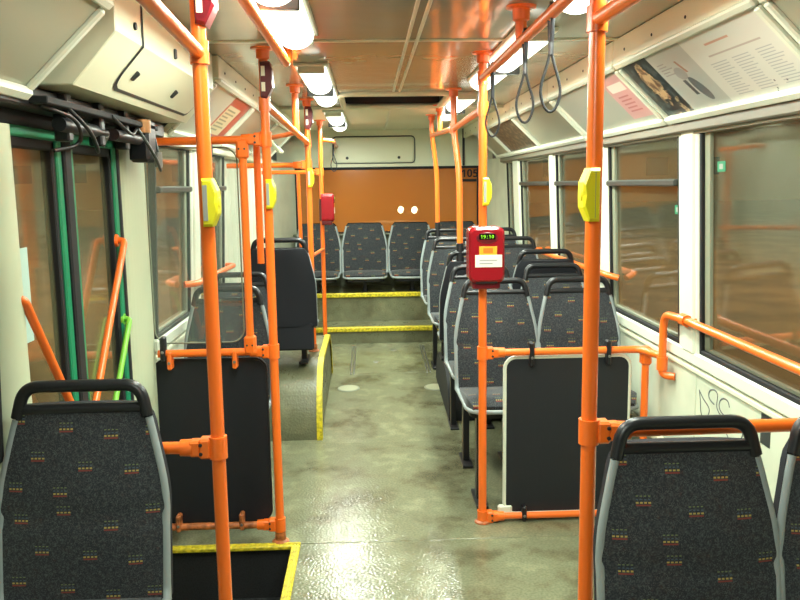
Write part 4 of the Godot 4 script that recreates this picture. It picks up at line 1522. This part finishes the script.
# ------------------------------------------------------------------ cabinet over the door
func cabinet() -> void:
	var t := thing("luggage_cabinet", "cream overhead equipment cabinet with a hatch and latches above the door", "cabinet", Vector3(0, 0, 0))
	# profile x,y pushed along z
	var poly := PackedVector2Array([Vector2(-0.975, 1.936), Vector2(-0.814, 1.936), Vector2(-0.686, 2.08), Vector2(-0.686, CEIL - 0.002), Vector2(-0.975, CEIL - 0.002)])
	var m := MB.new()
	m.prism(poly, -3.72, -2.32, Transform3D(), 0.004)
	part("body", m, M.cabinet, t)
	# hatch: one skin over the upright and the slanted face
	var off := 0.004
	var nrm := Vector2(0.155, -0.13).normalized()
	var a := Vector2(-0.686, 2.20)
	var b := Vector2(-0.686, 2.08)
	var e := Vector2(-0.814, 1.936).lerp(b, 0.2)
	var z0 := -2.585
	var z1 := -3.62
	for f in 2:
		var h := MB.new()
		var grow := 0.0 if f == 0 else 0.012
		var o2 := off if f == 0 else 0.0015
		var pts := [Vector3(a.x + o2, a.y + grow, 0), Vector3(b.x + o2, b.y - o2 * 0.4, 0), Vector3(e.x + nrm.x * o2, e.y + nrm.y * o2, 0) + Vector3(-nrm.y, nrm.x, 0) * (-grow)]
		for k in 2:
			var q0: Vector3 = pts[k]
			var q1: Vector3 = pts[k + 1]
			var cut0 := 0.0
			var cut1 := 0.05 if k == 1 else 0.0
			var zn := z0 + grow
			var zf := z1 - grow
			var out := Vector3(1, 0, 0) if k == 0 else Vector3(nrm.x, nrm.y, 0)
			if k == 0:
				h.quad(q0 + Vector3(0, 0, zn), q0 + Vector3(0, 0, zf), q1 + Vector3(0, 0, zf), q1 + Vector3(0, 0, zn), out)
			else:
				var qm := q0.lerp(q1, 0.62)
				h.quad(q0 + Vector3(0, 0, zn), q0 + Vector3(0, 0, zf), qm + Vector3(0, 0, zf), qm + Vector3(0, 0, zn), out)
				var last0 := qm + Vector3(0, 0, zn)
				var last1 := qm + Vector3(0, 0, zf)
				for j in 6:
					var s := (j + 1) / 6.0
					var w: float = cut1 * (1.0 - sqrt(maxf(0.0, 1.0 - s * s)))
					var q := qm.lerp(q1, s)
					var n0 := q + Vector3(0, 0, zn - w)
					var n1 := q + Vector3(0, 0, zf + w)
					h.quad(last0, last1, n1, n0, out)
					last0 = n0
					last1 = n1
		part("hatch" if f == 0 else "hatch_seal", h, M.cabinet if f == 0 else M.graphite, t)
	# locks and latches
	var lk := MB.new()
	lk.lathe(Vector3(-0.685, 2.125, -2.50), Vector3.RIGHT, [[0.0, 0.012], [0.006, 0.011], [0.008, 0.0]], 14)
	part("lock", lk, M.black, t)
	for p in [[-0.68, 2.12, -2.98, 0.0], [-0.742, 2.005, -2.68, 1.0], [-0.742, 2.005, -3.2, 1.0]]:
		var l := MB.new()
		var bs := Basis(Vector3(0, 0, 1), 0.0 if p[3] == 0.0 else -0.87)
		l.box(Vector3(p[0], p[1], p[2]), Vector3(0.016, 0.036, 0.014), 0.004, bs)
		part("latch", l, M.metal_dark, t)

# ------------------------------------------------------------------ small fittings
func stop_button(at: Vector3, side: float, label: String) -> void:
	var t := thing("stop_button", label, "stop button", at, "yellow stop buttons")
	var poly := PackedVector2Array([Vector2(-0.009, -0.064), Vector2(0.016, -0.064), Vector2(0.031, -0.03), Vector2(0.032, 0.0), Vector2(0.031, 0.03), Vector2(0.016, 0.064), Vector2(-0.009, 0.064)])
	var m := MB.new()
	var tr := Transform3D(Basis(), Vector3.ZERO)
	if side < 0:
		for k in poly.size():
			poly[k].x = -poly[k].x
		poly.reverse()
	m.prism(poly, -0.028, 0.028, tr, 0.008)
	part("housing", m, M.yellow, t)
	if side > 0:
		boxp("label_strip", Vector3(-0.006, -0.048, 0.027), Vector3(0.006, 0.046, 0.0295), M.label_grey, t)
	else:
		boxp("seam", Vector3(-0.004, -0.055, 0.027), Vector3(-0.0028, 0.055, 0.0286), M.trim_grey, t)
	var b := MB.new()
	b.lathe(Vector3(side * 0.031, 0, 0.002), Vector3(side, 0, 0), [[0.0, 0.015], [0.003, 0.013], [0.004, 0.0]], 16)
	part("push_button", b, M.yellow, t)

func validator(at: Vector3, turn: float, label: String) -> void:
	var t := thing("ticket_validator", label, "validator", at, "red ticket validators")
	t.rotation.y = turn
	var m := MB.new()
	m.prism(rrect(0.163, 0.255, 0.03), -0.03, 0.085, Transform3D(Basis(), Vector3(0, 0.02, 0.03)), 0.014)
	part("body", m, M.red, t)
	m = MB.new()
	m.prism(rrect(0.13, 0.04, 0.01), -0.028, 0.062, Transform3D(Basis(), Vector3(0.0, -0.118, 0.03)), 0.006)
	part("lower_mouth", m, M.red_dark, t)
	m = MB.new()
	m.box(Vector3(0, -0.105, 0.1), Vector3(0.1, 0.014, 0.012), 0.003)
	part("ticket_slot", m, M.black, t)
	m = MB.new()
	var ov := PackedVector2Array()
	for k in 24:
		ov.append(Vector2(cos(TAU * k / 24.0) * 0.05, sin(TAU * k / 24.0) * 0.027))
	m.prism(ov, 0.112, 0.1175, Transform3D(Basis(), Vector3(0, 0.098, 0)), 0.003)
	part("display_bezel", m, M.red_dark, t)
	m = MB.new()
	m.prism(rrect(0.074, 0.026, 0.004), 0.115, 0.119, Transform3D(Basis(), Vector3(0, 0.104, 0)), 0.0)
	var scr := part("display", m, M.screen, t)
	var f := SystemFont.new()
	f.font_names = PackedStringArray(["Droid Sans Mono"])
	var tm := TextMesh.new()
	tm.text = "19:10"
	tm.font = f
	tm.font_size = 40
	tm.pixel_size = 0.00052
	tm.depth = 0.001
	var o := part("display_digits", tm, M.digits, scr)
	o.position = Vector3(0, 0.104, 0.1195)
	boxp("amber_label", Vector3(-0.036, 0.02, 0.1145), Vector3(0.045, 0.06, 0.1165), M.label_amber, t, 0.0008)
	boxp("amber_mark", Vector3(-0.018, 0.03, 0.116), Vector3(0.026, 0.052, 0.1172), mat(c8(196, 110, 20), 0.5), t)
	boxp("white_label", Vector3(-0.055, -0.035, 0.1145), Vector3(0.068, 0.021, 0.1175), M.label_white, t, 0.0008)
	for k in 2:
		boxp("print_line", Vector3(-0.036, -0.006 - 0.014 * k, 0.1172), Vector3(0.045 - 0.02 * k, -0.001 - 0.014 * k, 0.118), M.label_grey, t)
	m = MB.new()
	m.lathe(Vector3(0, -0.1, 0), Vector3.UP, [[0.0, R], [0.0, 0.026], [0.2, 0.026], [0.2, R]], 16)
	part("pole_clamp", m, M.red_dark, t)

func strap(at: Vector3, label: String) -> void:
	var t := thing("strap_hanger", label, "strap", at, "black strap hangers")
	var m := MB.new()
	# short doubled strap over the rail
	var path := []
	for k in 21:
		var a := -0.5 + (PI + 1.0) * k / 20.0
		path.append(Vector3(0, 0.021 * sin(a), 0.021 * cos(a)))
	path.push_front(Vector3(0, -0.085, 0.004))
	path.append(Vector3(0, -0.085, -0.004))
	m.tube(path, 0.0075, 8, false, 0.4, Vector3(0, 0, 1))
	part("strap", m, M.black, t)
	m = MB.new()
	m.box(Vector3(0, -0.098, 0), Vector3(0.014, 0.05, 0.014), 0.004)
	part("buckle", m, M.black, t)
	m = MB.new()
	var lp := []
	for k in 36:
		var an := TAU * k / 36.0
		var y := cos(an)
		var w := 0.031 * sin(an) * (1.0 - 0.72 * smoothstep(-0.5, 1.0, y))
		lp.append(Vector3(w, -0.195 + 0.083 * y, 0.0))
	m.tube(lp, 0.0042, 8, true)
	part("loop", m, M.rubber, t)

func small_things() -> void:
	stop_button(Vector3(0.546, 1.618, -1.935), -1.0, "yellow stop button on the front pole by the window side")
	stop_button(Vector3(-0.433, 1.608, -2.185), 1.0, "yellow stop button with grey strip on the pole beside the stepwell")
	stop_button(Vector3(-0.435, 1.615, -3.545), 1.0, "yellow stop button on the pole holding the glass screen")
	stop_button(Vector3(0.535, 1.61, -3.705), 1.0, "yellow stop button just above the front red validator")
	stop_button(Vector3(-0.407, 1.70, -5.645), 1.0, "yellow stop button on the wheel arch pole")
	validator(Vector3(0.534, 1.305, -3.72), 0.0, "red ticket validator with green clock display on the pole by the double seats")
	validator(Vector3(-0.43, 1.425, -7.45), PI / 2, "small dark red validator on the pole by the rear steps")
	# red boxes near the tops of poles
	for p in [[Vector3(-0.428, 2.145, -2.2), "dark red box with white labels at the top of the stepwell side pole"], [Vector3(-0.44, 2.10, -3.56), "red and white sticker box high on the glass screen pole"], [Vector3(-0.412, 2.11, -5.66), "small red box at the top of the wheel arch pole"]]:
		var t := thing("red_box", p[1], "box", p[0], "red boxes on the poles")
		var m := MB.new()
		m.prism(PackedVector2Array([Vector2(-0.012, -0.075), Vector2(0.014, -0.08), Vector2(0.04, -0.03), Vector2(0.04, 0.04), Vector2(0.03, 0.075), Vector2(-0.012, 0.075)]), -0.032, 0.034, Transform3D(), 0.008)
		part("case", m, M.red_dark, t)
		boxp("white_label", Vector3(-0.006, -0.05, 0.034), Vector3(0.01, -0.012, 0.0355), M.label_white, t)
		boxp("white_label", Vector3(-0.006, 0.014, 0.034), Vector3(0.01, 0.055, 0.0355), M.label_white, t)
	strap(Vector3(0.528, 2.128, -2.34), "black strap hanger on the overhead rail ahead of the ceiling hanger")
	strap(Vector3(0.528, 2.126, -2.72), "thin dark strap hanger on the overhead rail next to the ceiling hanger")
	strap(Vector3(0.528, 2.121, -3.42), "dark strap hanger on the overhead rail beside the validator pole")
	strap(Vector3(-0.33, 2.06, -7.95), "small dark strap hanger in front of the flap above the rear window")

# ------------------------------------------------------------------ outside at night
func lamp_post(at: Vector3, label: String, energy: float, over: float) -> void:
	var t := thing("street_lamp", label, "street lamp", at, "sodium street lamps")
	var m := MB.new()
	m.tube(fillet([Vector3.ZERO, Vector3(0, 7.6, 0), Vector3(over, 8.0, 0)], 0.8), 0.07, 10)
	part("post", m, M.metal_dark, t)
	m = MB.new()
	m.box(Vector3(over, 8.0, 0), Vector3(0.6, 0.14, 0.26), 0.04)
	part("lamp_head", m, M.graphite, t)
	m = MB.new()
	m.box(Vector3(over, 7.91, 0), Vector3(0.42, 0.05, 0.18), 0.02)
	part("lamp_glass", m, M.sodium, t)
	var l := OmniLight3D.new()
	l.name = "street_light"
	t.add_child(l)
	l.position = Vector3(over, 7.8, 0)
	l.light_color = Color(1.0, 0.75, 0.40)
	l.light_energy = energy
	l.light_size = 0.2
	l.omni_range = 60.0
	l.omni_attenuation = 2.0
	l.shadow_enabled = true

func outside() -> void:
	var g := setting("ground", "wet street outside in orange lamp light", "road")
	boxp("road_surface", Vector3(-90, ROAD - 0.1, 40), Vector3(90, ROAD, -150), M.road, g)
	lamp_post(Vector3(13.0, ROAD, -16.0), "sodium street lamp on the pavement outside the side windows", 90.0, -1.2)
	lamp_post(Vector3(-14.0, ROAD, -14.0), "sodium street lamp across the pavement on the door side", 30.0, 1.2)
	lamp_post(Vector3(5.0, ROAD, -34.0), "sodium street lamp farther down the street behind the bus", 240.0, -1.2)
	lamp_post(Vector3(-5.0, ROAD, -22.0), "sodium street lamp behind the bus on the door side kerb", 160.0, 1.2)
	# long building behind
	var b := thing("building", "long plastered building lit orange at the end of the street", "building", Vector3(0, ROAD, -92))
	boxp("wall", Vector3(-60, 0, 0), Vector3(60, 14, -10), M.plaster, b)
	for k in 14:
		boxp("pane", Vector3(-40 + k * 6.0, 3.0, 0.05), Vector3(-37.5 + k * 6.0, 5.0, -0.05), M.car, b)
	# car with headlights on
	var c := thing("car", "dark car with two bright headlights on the street behind the bus", "car", Vector3(4.0, ROAD, -56))
	c.rotation.y = -0.7
	var body := MB.new()
	var poly := PackedVector2Array([Vector2(-2.1, 0.3), Vector2(2.1, 0.3), Vector2(2.15, 0.62), Vector2(1.95, 0.82), Vector2(0.95, 0.92), Vector2(0.35, 1.4), Vector2(-1.2, 1.42), Vector2(-1.9, 0.95), Vector2(-2.12, 0.85)])
	body.prism(poly, -0.82, 0.82, Transform3D(Basis(Vector3(0, 0, 1), Vector3(0, 1, 0), Vector3(-1, 0, 0)), Vector3.ZERO), 0.05)
	part("body", body, M.car, c)
	var ws := MB.new()
	ws.quad(Vector3(-0.68, 0.95, 0.96), Vector3(0.68, 0.95, 0.96), Vector3(0.6, 1.36, 0.42), Vector3(-0.6, 1.36, 0.42), Vector3(0, 0.5, 1))
	part("windscreen", ws, M.screen, c)
	for s in [-1, 1]:
		for z in [-1.3, 1.35]:
			var m := MB.new()
			m.lathe(Vector3(s * 0.84, 0.31, z), Vector3(-s, 0, 0), [[0.0, 0.0], [0.0, 0.31], [0.2, 0.31], [0.2, 0.0]], 20)
			part("wheel", m, M.rubber, c)
		var h := MB.new()
		h.lathe(Vector3(s * 0.58, 0.66, 2.1), Vector3(0, 0, 1), [[0.0, 0.24], [0.06, 0.22], [0.08, 0.0]], 16)
		part("headlight", h, M.headlight, c)
		var l := SpotLight3D.new()
		l.name = "headlight_beam"
		c.add_child(l)
		l.position = Vector3(s * 0.58, 0.66, 2.2)
		l.rotation = Vector3(-0.03, PI, 0)
		l.spot_angle = 28.0
		l.spot_range = 80.0
		l.light_color = Color(1.0, 0.93, 0.75)
		l.light_energy = 60.0
		l.light_size = 0.12
		l.shadow_enabled = true
